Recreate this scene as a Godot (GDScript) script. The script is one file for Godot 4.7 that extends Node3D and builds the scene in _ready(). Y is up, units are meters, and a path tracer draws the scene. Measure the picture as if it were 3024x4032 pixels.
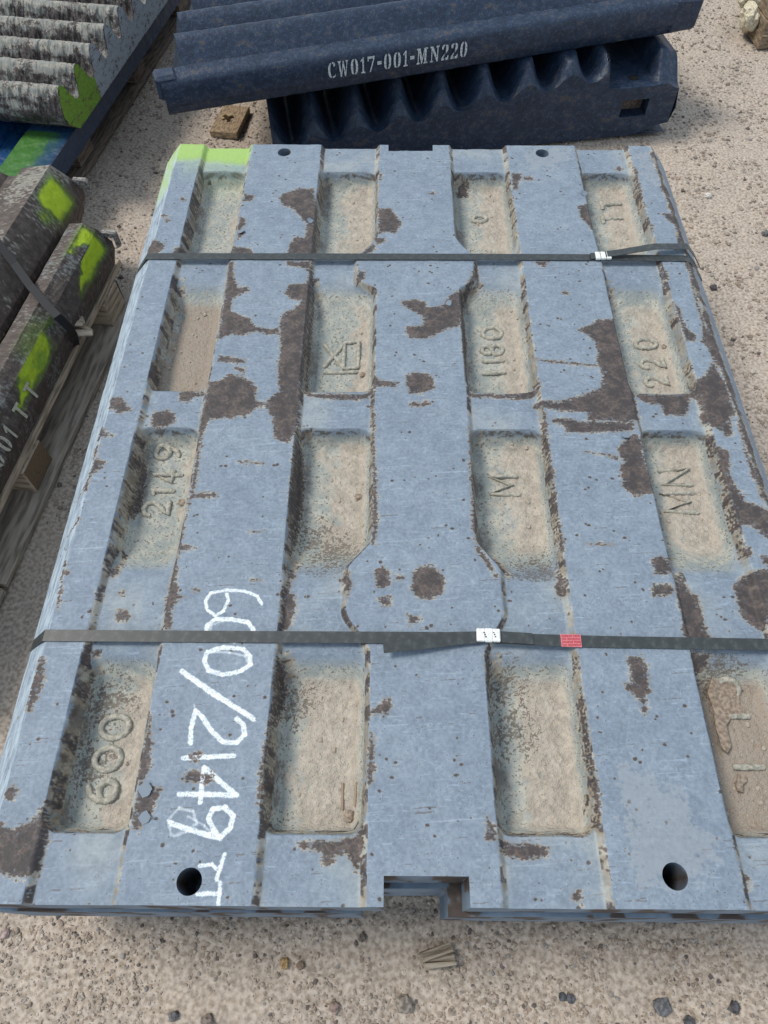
extends Node3D
# A steel yard: a worn blue crusher jaw plate strapped to a second one, with more plates and pallets behind it on gravel.

const YT := 0.43            # height of the top faces of the near plate
const XL := -0.600
const XR := 0.745
const ZF := -1.824
const ZN := -0.047
const TX0 := -0.62          # texture origin and size on the plate (metres)
const TZ0 := -1.84
const TW := 1390
const TH := 1820
const UP := Vector3.UP

var names := {}
var n_low := FastNoiseLite.new()
var n_mid := FastNoiseLite.new()
var n_fine := FastNoiseLite.new()
var n_grain := FastNoiseLite.new()
var n_cell := FastNoiseLite.new()
var n_spot := FastNoiseLite.new()
var patches := []
var worn := []
var dusts := []
var chalk := []
var field := []
var wear_field := []
var rows_a := []
var rows_b := []
var rows_c := []
var xs := PackedFloat32Array()
var zs := PackedFloat32Array()
var pockets := []
var rng := RandomNumberGenerator.new()


func _ready() -> void:
	rng.seed = 77
	# ---------------------------------------------------------------- camera, sky, sun, exposure
	var cam := Camera3D.new()
	cam.name = "camera"
	cam.fov = 71.62
	cam.near = 0.05
	cam.far = 400.0
	cam.position = Vector3(0, 1.53, 0)
	cam.rotation_degrees = Vector3(-58.442, 0.401, 0)
	add_child(cam)
	cam.current = true
	var sm := ProceduralSkyMaterial.new()
	sm.sky_top_color = Color(0.61, 0.655, 0.71)
	sm.sky_horizon_color = Color(0.74, 0.76, 0.775)
	sm.sky_curve = 0.2
	sm.ground_horizon_color = Color(0.62, 0.58, 0.54)
	sm.ground_bottom_color = Color(0.45, 0.40, 0.36)
	sm.sun_angle_max = 1.0
	var sky := Sky.new()
	sky.sky_material = sm
	var env := Environment.new()
	env.background_mode = Environment.BG_SKY
	env.sky = sky
	env.tonemap_mode = Environment.TONE_MAPPER_LINEAR
	env.tonemap_exposure = 1.9
	env.sdfgi_enabled = true
	env.ssao_enabled = true
	env.ssil_enabled = true
	var we := WorldEnvironment.new()
	we.name = "world_environment"
	we.environment = env
	add_child(we)
	var sun := DirectionalLight3D.new()
	sun.name = "sun"
	sun.light_energy = 0.5
	sun.light_angular_distance = 18.0
	sun.light_color = Color(1.0, 0.97, 0.93)
	sun.shadow_enabled = true
	sun.rotation_degrees = Vector3(-56, -102, 0)
	add_child(sun)
	# ---------------------------------------------------------------- noises
	_noise(n_low, 11, 0.006, 3)
	_noise(n_mid, 12, 0.030, 3)
	_noise(n_fine, 13, 0.11, 2)
	_noise(n_grain, 14, 0.33, 1)
	n_cell.seed = 15
	n_cell.noise_type = FastNoiseLite.TYPE_CELLULAR
	n_cell.frequency = 0.075
	n_cell.cellular_return_type = FastNoiseLite.RETURN_DISTANCE2_SUB
	n_cell.fractal_type = FastNoiseLite.FRACTAL_NONE
	n_spot.seed = 16
	n_spot.noise_type = FastNoiseLite.TYPE_CELLULAR
	n_spot.frequency = 0.035
	n_spot.cellular_return_type = FastNoiseLite.RETURN_DISTANCE
	n_spot.fractal_type = FastNoiseLite.FRACTAL_NONE

	ground()
	plate_data()
	near_plate()
	lower_plate()
	straps()
	navy_plates()
	left_back()
	left_middle()
	right_block()
	loose_things()


func _noise(n: FastNoiseLite, s: int, f: float, oct: int) -> void:
	n.seed = s
	n.noise_type = FastNoiseLite.TYPE_SIMPLEX_SMOOTH
	n.frequency = f
	n.fractal_type = FastNoiseLite.FRACTAL_FBM if oct > 1 else FastNoiseLite.FRACTAL_NONE
	n.fractal_octaves = oct


# ==================================================================== naming and nodes
func numbered(called: String) -> String:
	if not names.has(called):
		names[called] = 0
		return called
	names[called] += 1
	return "%s_%03d" % [called, names[called]]


func tag(o: Node, label: String, category: String, group := "", kind := "") -> void:
	o.set_meta("label", label)
	if category != "":
		o.set_meta("category", category)
	if group != "":
		o.set_meta("group", group)
	if kind != "":
		o.set_meta("kind", kind)


func thing(called: String, label: String, category: String, at := Vector3.ZERO, group := "") -> Node3D:
	var o := Node3D.new()
	o.name = numbered(called)
	add_child(o)
	o.position = at
	tag(o, label, category, group)
	return o


func part(called: String, m: Mesh, mat: Material, parent: Node, at := Vector3.ZERO) -> MeshInstance3D:
	var o := MeshInstance3D.new()
	o.name = numbered(called) if parent == self else called
	o.mesh = m
	o.material_override = mat
	o.position = at
	parent.add_child(o, true)
	return o


# ==================================================================== mesh helpers
class Shell:
	var v := PackedVector3Array()
	var n := PackedVector3Array()
	var t := PackedVector2Array()
	var i := PackedInt32Array()

	func vert(p: Vector3, nn: Vector3, uv: Vector2) -> int:
		v.append(p)
		n.append(nn)
		t.append(uv)
		return v.size() - 1

	func tri(a: int, b: int, c: int) -> void:
		var g := (v[b] - v[a]).cross(v[c] - v[a])
		if g.dot(n[a] + n[b] + n[c]) > 0.0:
			i.append_array([a, c, b])
		else:
			i.append_array([a, b, c])

	func quad(a: Vector3, b: Vector3, c: Vector3, d: Vector3, out: Vector3, uv0 := Vector2.ZERO, us := 1.0) -> void:
		var g := (b - a).cross(c - a)
		if g.length() < 1e-12:
			g = (c - a).cross(d - a)
		g = g.normalized()
		if g.dot(out) < 0.0:
			g = -g
		var e := (b - a).normalized()
		var f := g.cross(e)
		var k := []
		for p in [a, b, c, d]:
			k.append(vert(p, g, uv0 + Vector2((p - a).dot(e), (p - a).dot(f)) * us))
		tri(k[0], k[1], k[2])
		tri(k[0], k[2], k[3])

	func face(a: Vector3, b: Vector3, c: Vector3, out: Vector3) -> void:
		var g := (b - a).cross(c - a).normalized()
		if g.dot(out) < 0.0:
			g = -g
		var k := [vert(a, g, Vector2(a.x, a.z)), vert(b, g, Vector2(b.x, b.z)), vert(c, g, Vector2(c.x, c.z))]
		tri(k[0], k[1], k[2])

	func done() -> ArrayMesh:
		var arr := []
		arr.resize(Mesh.ARRAY_MAX)
		arr[Mesh.ARRAY_VERTEX] = v
		arr[Mesh.ARRAY_NORMAL] = n
		arr[Mesh.ARRAY_TEX_UV] = t
		arr[Mesh.ARRAY_INDEX] = i
		var m := ArrayMesh.new()
		m.add_surface_from_arrays(Mesh.PRIMITIVE_TRIANGLES, arr)
		return m


# a chamfered box with axes x, y, z (half sizes h) about c; the corners wander a little
func box_into(s: Shell, c: Vector3, h: Vector3, ax: Basis, bevel: float, wander := 0.0) -> void:
	var cs := {}
	for sx in [-1, 1]:
		for sy in [-1, 1]:
			for sz in [-1, 1]:
				var j := Vector3(rng.randf_range(-1, 1), rng.randf_range(-1, 1), rng.randf_range(-1, 1)) * wander
				for k in 3:
					var q := Vector3(sx * h.x, sy * h.y, sz * h.z)
					for m in 3:
						if m != k:
							q[m] -= signf(q[m]) * bevel
					cs[[sx, sy, sz, k]] = c + ax * (q + j)
	for k in 3:
		var a := (k + 1) % 3
		var b := (k + 2) % 3
		for sk in [-1, 1]:
			var p := []
			for q in [[-1, -1], [1, -1], [1, 1], [-1, 1]]:
				var key := [0, 0, 0]
				key[k] = sk
				key[a] = q[0]
				key[b] = q[1]
				p.append(cs[[key[0], key[1], key[2], k]])
			var out := Vector3.ZERO
			out[k] = sk
			# longest side along u so that grain follows the wood
			if (p[1] - p[0]).length() >= (p[3] - p[0]).length():
				s.quad(p[0], p[1], p[2], p[3], ax * out, Vector2(c.x * 3.1 + k, c.z * 2.7 + sk))
			else:
				s.quad(p[1], p[2], p[3], p[0], ax * out, Vector2(c.x * 3.1 + k, c.z * 2.7 + sk))
		if bevel <= 0.0:
			continue
		for sa in [-1, 1]:
			for sb in [-1, 1]:
				var e := []
				for sk in [-1, 1]:
					var key := [0, 0, 0]
					key[k] = sk
					key[a] = sa
					key[b] = sb
					e.append([cs[[key[0], key[1], key[2], a]], cs[[key[0], key[1], key[2], b]]])
				var o := Vector3.ZERO
				o[a] = sa
				o[b] = sb
				s.quad(e[0][0], e[1][0], e[1][1], e[0][1], ax * o, Vector2(c.x * 3.1, c.z * 2.7))
	if bevel > 0.0:
		for sx in [-1, 1]:
			for sy in [-1, 1]:
				for sz in [-1, 1]:
					s.face(cs[[sx, sy, sz, 0]], cs[[sx, sy, sz, 1]], cs[[sx, sy, sz, 2]], ax * Vector3(sx, sy, sz))


func boxy(c: Vector3, h: Vector3, ax := Basis.IDENTITY, bevel := 0.003, wander := 0.0) -> ArrayMesh:
	var s := Shell.new()
	box_into(s, c, h, ax, bevel, wander)
	return s.done()


# sweeps a closed profile (q across along A, y up) over a length along L. uv = (share of length, share of outline)
func sweep(prof: PackedVector2Array, L: Vector3, A: Vector3, length: float, nseg: int, smooth := 45.0, rough := 0.0, starts = null, ends = null, caps := true, shape = null) -> ArrayMesh:
	var p := prof.duplicate()
	if Geometry2D.is_polygon_clockwise(p):
		p.reverse()
	var m := p.size()
	var en := []
	var arc := [0.0]
	for k in m:
		var d := p[(k + 1) % m] - p[k]
		en.append(Vector2(d.y, -d.x).normalized())
		arc.append(arc[k] + d.length())
	var s := Shell.new()
	var cols := []
	for k in m:
		for side in 2:
			var q := p[(k + side) % m]
			var mine: Vector2 = en[k]
			var other: Vector2 = en[(k + m - 1) % m] if side == 0 else en[(k + 1) % m]
			var nn := mine
			if rad_to_deg(absf(mine.angle_to(other))) < smooth:
				nn = (mine + other).normalized()
			var col := []
			for j in nseg + 1:
				var f := float(j) / nseg
				var s0: float = starts.call(q) if starts != null else 0.0
				var s1: float = length + (ends.call(q) if ends != null else 0.0)
				var n3 := (A * nn.x + UP * nn.y).normalized()
				var qq: Vector2 = shape.call(q, lerpf(s0, s1, f)) if shape != null else q
				var pos := L * lerpf(s0, s1, f) + A * qq.x + UP * qq.y
				if rough > 0.0:
					pos += n3 * rough * (n_mid.get_noise_3d(pos.x * 900, pos.y * 900, pos.z * 900) + 0.5 * n_fine.get_noise_3d(pos.x * 700, pos.y * 700, pos.z * 700))
				col.append(s.vert(pos, n3, Vector2(lerpf(s0, s1, f) / length, arc[k + side] / arc[m])))
			cols.append(col)
	for k in m:
		for j in nseg:
			s.tri(cols[2 * k][j], cols[2 * k + 1][j], cols[2 * k + 1][j + 1])
			s.tri(cols[2 * k][j], cols[2 * k + 1][j + 1], cols[2 * k][j + 1])
	if caps:
		cap_into(s, p, cols, 0, -L)
		cap_into(s, p, cols, nseg, L)
	return s.done()


func cap_into(s: Shell, p: PackedVector2Array, cols: Array, at: int, out: Vector3) -> void:
	var t := Geometry2D.triangulate_polygon(p)
	var base := s.v.size()
	for k in p.size():
		s.vert(s.v[cols[2 * k][at]], out, p[k])
	for k in range(0, t.size(), 3):
		s.tri(base + t[k], base + t[k + 1], base + t[k + 2])


# a flat ribbon of a given width and thickness along a path
func ribbon(path: Array, across: Vector3, width: float, thick: float) -> ArrayMesh:
	var s := Shell.new()
	var m := path.size()
	var ups := []
	for k in m:
		var d: Vector3 = (path[mini(k + 1, m - 1)] - path[maxi(k - 1, 0)]).normalized()
		ups.append(d.cross(across).normalized() * (1.0 if d.cross(across).y >= -0.2 else -1.0))
	var along := 0.0
	for k in m - 1:
		var a: Vector3 = path[k]
		var b: Vector3 = path[k + 1]
		var w := across * width * 0.5
		var ua: Vector3 = ups[k] * thick
		var ub: Vector3 = ups[k + 1] * thick
		s.quad(a - w + ua, b - w + ub, b + w + ub, a + w + ua, ua, Vector2(along, 0))
		s.quad(a - w, b - w, b + w, a + w, -ua, Vector2(along, 0))
		s.quad(a - w, b - w, b - w + ub, a - w + ua, -across, Vector2(along, 0))
		s.quad(a + w, b + w, b + w + ub, a + w + ua, across, Vector2(along, 0))
		along += a.distance_to(b)
	for e in [0, m - 1]:
		var a: Vector3 = path[e]
		var w := across * width * 0.5
		var u: Vector3 = ups[e] * thick
		var o: Vector3 = path[0] - path[1] if e == 0 else path[m - 1] - path[m - 2]
		s.quad(a - w, a + w, a + w + u, a - w + u, o)
	return s.done()


# a round bar through points, flattened to a share of its height, rounded at its ends
func bar_into(s: Shell, pts: Array, r: float, sides := 8, flat := 1.0) -> void:
	var m := pts.size()
	var rings := []
	var all := []
	var first: Vector3 = pts[0]
	var last: Vector3 = pts[m - 1]
	all.append([first - (pts[1] - first).normalized() * r * 0.6, 0.45])
	for q in pts:
		all.append([q, 1.0])
	all.append([last + (last - pts[m - 2]).normalized() * r * 0.6, 0.45])
	for k in all.size():
		var a: Vector3 = all[maxi(k - 1, 0)][0]
		var b: Vector3 = all[mini(k + 1, all.size() - 1)][0]
		var d := (b - a).normalized()
		var x := d.cross(UP)
		if x.length() < 0.01:
			x = Vector3.RIGHT
		x = x.normalized()
		var y := x.cross(d).normalized()
		var ring := []
		for j in sides:
			var f := TAU * j / sides
			var o := x * cos(f) + y * sin(f) * flat
			ring.append(s.vert(all[k][0] + o * r * all[k][1], (x * cos(f) + y * sin(f)).normalized(), Vector2(float(j) / sides, k * 0.1)))
		rings.append(ring)
	for k in rings.size() - 1:
		for j in sides:
			s.tri(rings[k][j], rings[k][(j + 1) % sides], rings[k + 1][(j + 1) % sides])
			s.tri(rings[k][j], rings[k + 1][(j + 1) % sides], rings[k + 1][j])
	for e in [0, rings.size() - 1]:
		var d: Vector3 = all[0][0] - all[1][0] if e == 0 else all[-1][0] - all[-2][0]
		var base := s.v.size()
		for j in sides:
			s.vert(s.v[rings[e][j]], d.normalized(), Vector2.ZERO)
		for j in range(1, sides - 1):
			s.tri(base, base + j, base + j + 1)


# an uneven stone of radius about one
func stone_mesh(sd: int, rings: int, segs: int) -> ArrayMesh:
	var nz := FastNoiseLite.new()
	nz.seed = sd
	nz.frequency = 0.9
	nz.fractal_octaves = 2
	var s := Shell.new()
	var grid := []
	for a in rings + 1:
		var row := []
		var th := PI * a / rings
		for b in segs + 1:
			var ph := TAU * (b % segs) / segs
			var d := Vector3(sin(th) * cos(ph), cos(th), sin(th) * sin(ph))
			var p := d * (1.0 + 0.55 * nz.get_noise_3dv(d * 1.3))
			p = p.clamp(Vector3(-0.86, -0.8, -0.9), Vector3(0.9, 0.82, 0.88))
			row.append(p)
		grid.append(row)
	for a in rings:
		for b in segs:
			var p0: Vector3 = grid[a][b]
			var p1: Vector3 = grid[a][b + 1]
			var p2: Vector3 = grid[a + 1][b + 1]
			var p3: Vector3 = grid[a + 1][b]
			if a > 0:
				s.face(p0, p1, p2, p0 + p1 + p2)
			if a < rings - 1:
				s.face(p0, p2, p3, p0 + p2 + p3)
	return s.done()


# ==================================================================== textures
func bake(w: int, h: int, row: Callable, need_height := false) -> Array:
	rows_a = []
	rows_a.resize(h)
	rows_b = []
	rows_b.resize(h)
	var id := WorkerThreadPool.add_group_task(row, h, -1, true)
	WorkerThreadPool.wait_for_group_task_completion(id)
	var data := PackedByteArray()
	for y in h:
		data.append_array(rows_a[y])
	var img := Image.create_from_data(w, h, false, Image.FORMAT_RGBA8, data)
	var out := [ImageTexture.create_from_image(img)]
	if need_height:
		var hs := PackedFloat32Array()
		for y in h:
			hs.append_array(rows_b[y])
		var hi := Image.create_from_data(w, h, false, Image.FORMAT_RF, hs.to_byte_array())
		hi.bump_map_to_normal_map(1.0)
		out.append(ImageTexture.create_from_image(hi))
	return out


func noise_tex(sd: int, freq: float, oct: int, cols: Array, at: Array, size := 512, kind := FastNoiseLite.TYPE_SIMPLEX_SMOOTH, ret := FastNoiseLite.RETURN_DISTANCE) -> NoiseTexture2D:
	var n := FastNoiseLite.new()
	n.seed = sd
	n.noise_type = kind
	n.frequency = freq
	n.fractal_octaves = oct
	n.cellular_return_type = ret
	if oct <= 1:
		n.fractal_type = FastNoiseLite.FRACTAL_NONE
	var t := NoiseTexture2D.new()
	t.width = size
	t.height = size
	t.seamless = true
	t.noise = n
	if cols.size():
		var g := Gradient.new()
		g.offsets = PackedFloat32Array(at)
		g.colors = PackedColorArray(cols)
		t.color_ramp = g
	return t


func normal_tex(sd: int, freq: float, oct: int, strength: float, size := 512, kind := FastNoiseLite.TYPE_SIMPLEX_SMOOTH) -> NoiseTexture2D:
	var t := noise_tex(sd, freq, oct, [], [], size, kind)
	t.as_normal_map = true
	t.bump_strength = strength
	return t


func tri_mat(albedo: Texture2D, normal: Texture2D, rough: float, scale: float, nscale := 1.0) -> StandardMaterial3D:
	var m := StandardMaterial3D.new()
	m.albedo_texture = albedo
	m.roughness = rough
	if normal:
		m.normal_enabled = true
		m.normal_texture = normal
		m.normal_scale = nscale
	m.uv1_triplanar = true
	m.uv1_world_triplanar = true
	m.uv1_scale = Vector3.ONE * scale
	return m


func plain_mat(c: Color, rough: float) -> StandardMaterial3D:
	var m := StandardMaterial3D.new()
	m.albedo_color = c
	m.roughness = rough
	return m


func put(row: PackedByteArray, k: int, c: Color) -> void:
	row[k] = clampi(int(c.r * 255.0 + 0.5), 0, 255)
	row[k + 1] = clampi(int(c.g * 255.0 + 0.5), 0, 255)
	row[k + 2] = clampi(int(c.b * 255.0 + 0.5), 0, 255)
	row[k + 3] = 255


# ==================================================================== the near plate
func sm(a: float, b: float, x: float) -> float:
	var t := clampf((x - a) / (b - a), 0.0, 1.0)
	return t * t * (3.0 - 2.0 * t)


func patch(p: Array) -> void:
	var lo := Vector2(1e9, 1e9)
	var hi := -lo
	var pts := PackedVector2Array()
	for k in range(0, p.size(), 2):
		var q := Vector2(p[k], p[k + 1])
		pts.append(q)
		lo = lo.min(q)
		hi = hi.max(q)
	patches.append([pts, lo, hi])


func wear(p: Array) -> void:
	patch(p)
	worn.append(patches.pop_back())


func stroke(r: float, p: Array) -> void:
	for k in range(0, p.size() - 2, 2):
		chalk.append([Vector2(p[k], p[k + 1]), Vector2(p[k + 2], p[k + 3]), r])


# (drop of the channel, drop of the pocket, share of the pocket from left to right, pocket number or -1), in metres
func relief(x: float, z: float) -> Vector4:
	var h1 := sm(-1.455, -1.365, z) * (1.0 - sm(-1.305, -1.262, z))
	var h2 := sm(-0.625, -0.555, z) * (1.0 - sm(-0.485, -0.405, z))
	var hl := 0.046 * h1 + 0.042 * h2
	var hr := 0.038 * h1 + 0.036 * h2
	var col := -1
	var a := 0.0
	var b := 0.0
	if x > -0.505 and x < -0.355:
		col = 0
		a = -0.493
		b = -0.365
	elif x > -0.19 and x < -0.015:
		col = 1
		a = -0.180
		b = -0.025 - hl
	elif x > 0.15 and x < 0.32:
		col = 2
		a = 0.160 + hr
		b = 0.312
	elif x > 0.483 and x < 0.65:
		col = 3
		a = 0.493
		b = 0.636
	if col < 0:
		return Vector4(0, 0, 0, -1)
	var wob := 0.0012 * n_mid.get_noise_2d(x * 300.0, z * 500.0)
	var d := minf(x - a, b - x) + wob
	if d <= 0.0:
		return Vector4(0, 0, 0, -1)
	var chan := 0.0115 * sm(0.0, 0.011, d)
	var row := -1
	var zf := 0.0
	var zn := 0.0
	var wf := 0.03
	var wn := 0.024
	if z < -1.345:
		row = 0
		zf = -1.722
		zn = -1.370
		wn = 0.10
	elif z < -0.92:
		row = 1
		zf = -1.330
		zn = -0.971
		wf = 0.11
	elif z < -0.48:
		row = 2
		zf = -0.876
		zn = -0.530
		wn = 0.12
	else:
		row = 3
		zf = -0.425
		zn = -0.138
		wf = 0.07
	var share := (x - a) / (b - a)
	if z < zf or z > zn:
		return Vector4(chan, 0, share, -1)
	# rounded plan: distances to the four sides joined so that corners round off
	var dl := (x - a - 0.001 + wob) / 0.021
	var dr := (b - x - 0.003 + wob) / (0.030 if col < 3 else 0.034)
	var df := (z - zf + 2.0 * wob) / wf
	var dn := (zn - z + 2.0 * wob) / wn
	var ex := maxf(maxf(1.0 - dl, 1.0 - dr), 0.0)
	var ramp := sm(0.0, 1.0, dn if row % 2 == 0 else df)
	var ez := maxf(1.0 - (df if row % 2 == 0 else dn), 0.0)
	var e := sqrt(ex * ex + ez * ez)
	if e >= 1.0:
		return Vector4(chan, 0, share, -1)
	var p := (1.0 - e * e * (0.7 + 0.3 * e)) * ramp
	return Vector4(chan, 0.043 * p, share, row * 4 + col)


const RAMP := [-1470.0, -1220.0, -650.0, -360.0]
const MID_Z := [-1550.0, -1150.0, -700.0, -280.0]
const WALL_Z := [0.6, 0.6, 0.6, 0.8]
const DUST := [0.80, 0.46, 0.50, 0.45, 0.10, 0.70, 0.56, 0.45, 0.84, 0.42, 0.44, 0.30, 0.55, 0.30, 0.36, -0.2]
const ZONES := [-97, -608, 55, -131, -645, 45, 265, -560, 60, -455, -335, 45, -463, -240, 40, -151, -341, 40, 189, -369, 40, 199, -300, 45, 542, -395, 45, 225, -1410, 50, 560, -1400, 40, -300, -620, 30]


func dust_at(r: Vector4, x: float, z: float) -> float:
	if r.w < 0.0:
		return 0.0
	var f: float = DUST[int(r.w)]
	var w := 0.22 * n_low.get_noise_2d(x * 3000.0, z * 2200.0) + 0.13 * n_mid.get_noise_2d(x * 1400.0, z * 1000.0)
	return sm(f - 0.13, f + 0.12, r.z + w) * sm(0.55, 0.92, r.y / 0.043)


func height(x: float, z: float) -> float:
	var r := relief(x, z)
	var y := -r.x - r.y
	y += 0.0007 * n_low.get_noise_2d(x * 2200.0, z * 2200.0) + 0.0003 * n_mid.get_noise_2d(x * 1500.0, z * 1500.0)
	if r.y > 0.004:
		var du := dust_at(r, x, z)
		y += du * (0.004 + 0.0012 * n_mid.get_noise_2d(x * 900.0, z * 900.0) + 0.0013 * n_fine.get_noise_2d(x * 900.0, z * 900.0))
		y += 0.0012 * n_fine.get_noise_2d(x * 1000.0 + 50.0, z * 1000.0) * sm(0.005, 0.03, r.y)
	if x < -0.556:
		y -= 0.045 * pow((-0.556 - x) / 0.044, 1.15) - 0.0012 * n_mid.get_noise_2d(x * 900.0, z * 500.0)
	if x > 0.697:
		y -= 0.05 * pow((x - 0.697) / 0.048, 1.15) - 0.0012 * n_mid.get_noise_2d(x * 900.0, z * 500.0)
	return y


func far_edge(x: float) -> float:
	if x < -0.556:
		return ZF + (-0.556 - x) * 0.35
	if x > 0.697:
		return ZF + (x - 0.697) * 0.35
	return ZF + 0.0015 * n_low.get_noise_2d(x * 3000.0, 5.0)


func lines(stops: Array, step: float) -> PackedFloat32Array:
	var out := PackedFloat32Array()
	for k in stops.size() - 1:
		var m := maxi(1, roundi((stops[k + 1] - stops[k]) / step))
		for j in m:
			out.append(lerpf(stops[k], stops[k + 1], float(j) / m))
	out.append(stops[-1])
	return out


func field_row(y: int) -> void:
	var w := TW / 2
	var line := PackedFloat32Array()
	line.resize(w)
	line.fill(-40.0)
	var line2 := line.duplicate()
	var z := TZ0 * 1000.0 + y * 2.0
	for which in 2:
		for P in (patches if which == 0 else worn):
			var lo: Vector2 = P[1]
			var hi: Vector2 = P[2]
			if z < lo.y - 16.0 or z > hi.y + 16.0:
				continue
			var pts: PackedVector2Array = P[0]
			var m := pts.size()
			var x0 := clampi(int((lo.x - 16.0 - TX0 * 1000.0) / 2.0), 0, w)
			var x1 := clampi(int((hi.x + 16.0 - TX0 * 1000.0) / 2.0) + 1, 0, w)
			for k in range(x0, x1):
				var p := Vector2(TX0 * 1000.0 + k * 2.0, z)
				var best := 400.0
				var inside := false
				var a := pts[m - 1]
				for b in pts:
					var e := b - a
					var q := p - a
					var t := clampf(q.dot(e) / maxf(e.length_squared(), 1e-6), 0.0, 1.0)
					best = minf(best, (q - e * t).length_squared())
					if (a.y > z) != (b.y > z) and p.x < a.x + e.x * (z - a.y) / e.y:
						inside = not inside
					a = b
				var s := sqrt(best) * (1.0 if inside else -1.0)
				if which == 0:
					line[k] = maxf(line[k], s)
				else:
					line2[k] = maxf(line2[k], s)
	field[y] = line
	wear_field[y] = line2


func plate_data() -> void:
	# where the paint has come off, outlined in millimetres on the plate
	patch([-274, -1592, -267, -1612, -225, -1635, -201, -1633, -184, -1608, -176, -1554, -175, -1488, -168, -1385, -237, -1382, -235, -1420, -224, -1442, -198, -1444, -198, -1497, -208, -1511, -224, -1535, -238, -1556, -263, -1565])
	patch([-364, -1611, -334, -1602, -343, -1580, -361, -1582])
	patch([-362, -1524, -348, -1510, -346, -1487, -361, -1464, -343, -1459, -358, -1437, -365, -1477])
	patch([-369, -1410, -325, -1404, -317, -1382, -368, -1381])
	patch([-562, -1435, -530, -1418, -530, -1400, -541, -1382, -564, -1382, -576, -1417])
	patch([-504, -1405, -479, -1409, -470, -1392, -480, -1381, -506, -1381])
	patch([-523, -1587, -515, -1596, -505, -1587, -512, -1578])
	patch([-558, -1524, -550, -1531, -540, -1524, -548, -1515])
	patch([-548, -1506, -540, -1514, -530, -1506, -537, -1498])
	patch([-204, -1633, -188, -1633, -181, -1554, -190, -1554])
	patch([-24, -1555, 7, -1553, 19, -1527, 33, -1499, 16, -1460, -5, -1466, -23, -1455, -25, -1498])
	patch([-34, -1443, -8, -1444, -8, -1426, -28, -1421])
	patch([-55, -1399, -34, -1421, -31, -1403, -42, -1386, -62, -1384])
	patch([315, -1703, 340, -1701, 342, -1682, 327, -1662, 328, -1636, 315, -1629])
	patch([345, -1682, 365, -1693, 369, -1675, 347, -1670])
	patch([96, -1610, 111, -1625, 117, -1610])
	patch([-24, -1701, -17, -1695, -19, -1670, -25, -1672])
	patch([175, -1692, 190, -1718, 212, -1713, 210, -1676, 179, -1676])
	patch([468, -1568, 496, -1578, 500, -1521, 502, -1474, 495, -1465, 482, -1497, 468, -1525, 468, -1549])
	patch([699, -1797, 702, -1727, 700, -1639, 701, -1541, 698, -1413, 692, -1413, 695, -1546, 692, -1644, 694, -1737])
	patch([671, -1541, 698, -1539, 709, -1522, 709, -1494, 692, -1499, 678, -1517])
	patch([633, -1732, 643, -1726, 638, -1674, 638, -1623, 630, -1628, 632, -1690])
	patch([634, -1503, 639, -1498, 637, -1466, 632, -1475])
	patch([591, -1739, 604, -1750, 613, -1740, 600, -1727])
	patch([-177, -1359, -186, -1284, -226, -1279, -232, -1250, -218, -1232, -192, -1226, -205, -1202, -231, -1187, -236, -1157, -226, -1067, -229, -1024, -221, -961, -244, -939, -239, -910, -224, -900, -223, -858, -175, -859, -175, -976, -175, -1157, -173, -1321])
	patch([-372, -1358, -360, -1356, -351, -1302, -338, -1267, -319, -1272, -311, -1256, -335, -1247, -347, -1229, -344, -1190, -302, -1171, -288, -1146, -248, -1138, -237, -1144, -232, -1126, -256, -1121, -286, -1131, -312, -1119, -329, -1119, -333, -1125, -350, -1115, -363, -1106, -366, -1242])
	patch([-237, -1359, -181, -1357, -175, -1312, -193, -1335, -215, -1340, -232, -1345])
	patch([-354, -1060, -295, -1049, -300, -1039, -355, -1043])
	patch([-319, -1027, -298, -1026, -294, -1010, -312, -1020])
	patch([-365, -985, -343, -991, -328, -1008, -302, -1003, -277, -986, -267, -971, -264, -938, -243, -928, -269, -913, -282, -899, -351, -888, -357, -871, -358, -857, -366, -857, -368, -931])
	patch([-427, -968, -377, -972, -372, -960, -397, -956, -406, -941, -424, -948])
	patch([-74, -1294, -68, -1327, -53, -1322, -52, -1304, -64, -1290])
	patch([-29, -1003, 0, -988, 22, -988, 17, -977, -23, -977, -28, -958])
	patch([29, -1227, 48, -1230, 47, -1208, 31, -1212])
	patch([-174, -979, -152, -967, -90, -965, -53, -965, -31, -977, -25, -962, -53, -951, -103, -950, -157, -957, -171, -965])
	patch([-174, -1312, -168, -1266, -168, -1149, -168, -1052, -166, -987, -174, -987, -178, -1116, -177, -1244])
	patch([29, -1227, 61, -1232, 83, -1226, 85, -1206, 119, -1213, 139, -1246, 158, -1260, 166, -1246, 157, -1151, 128, -1141, 95, -1118, 71, -1111, 45, -1113, 37, -1134, 42, -1146, 75, -1151, 79, -1176, 52, -1197, 37, -1210])
	patch([38, -1007, 55, -1015, 81, -1013, 92, -1004, 97, -974, 71, -959, 43, -957, 38, -985])
	patch([43, -933, 54, -937, 70, -934, 82, -939, 84, -928, 70, -925, 48, -923])
	patch([-13, -992, 24, -988, 15, -973, -5, -981])
	patch([204, -1362, 211, -1319, 183, -1273, 173, -1246, 177, -1151, 172, -1078, 165, -1000, 172, -974, 162, -993, 159, -1098, 160, -1246, 185, -1301])
	patch([161, -974, 183, -969, 239, -967, 296, -975, 312, -994, 312, -972, 291, -953, 238, -957, 166, -960])
	patch([342, -1363, 374, -1363, 362, -1342, 344, -1349])
	patch([313, -1055, 355, -1050, 435, -1040, 434, -1035, 383, -1040, 318, -1049])
	patch([390, -1257, 400, -1266, 405, -1252, 395, -1250])
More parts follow.
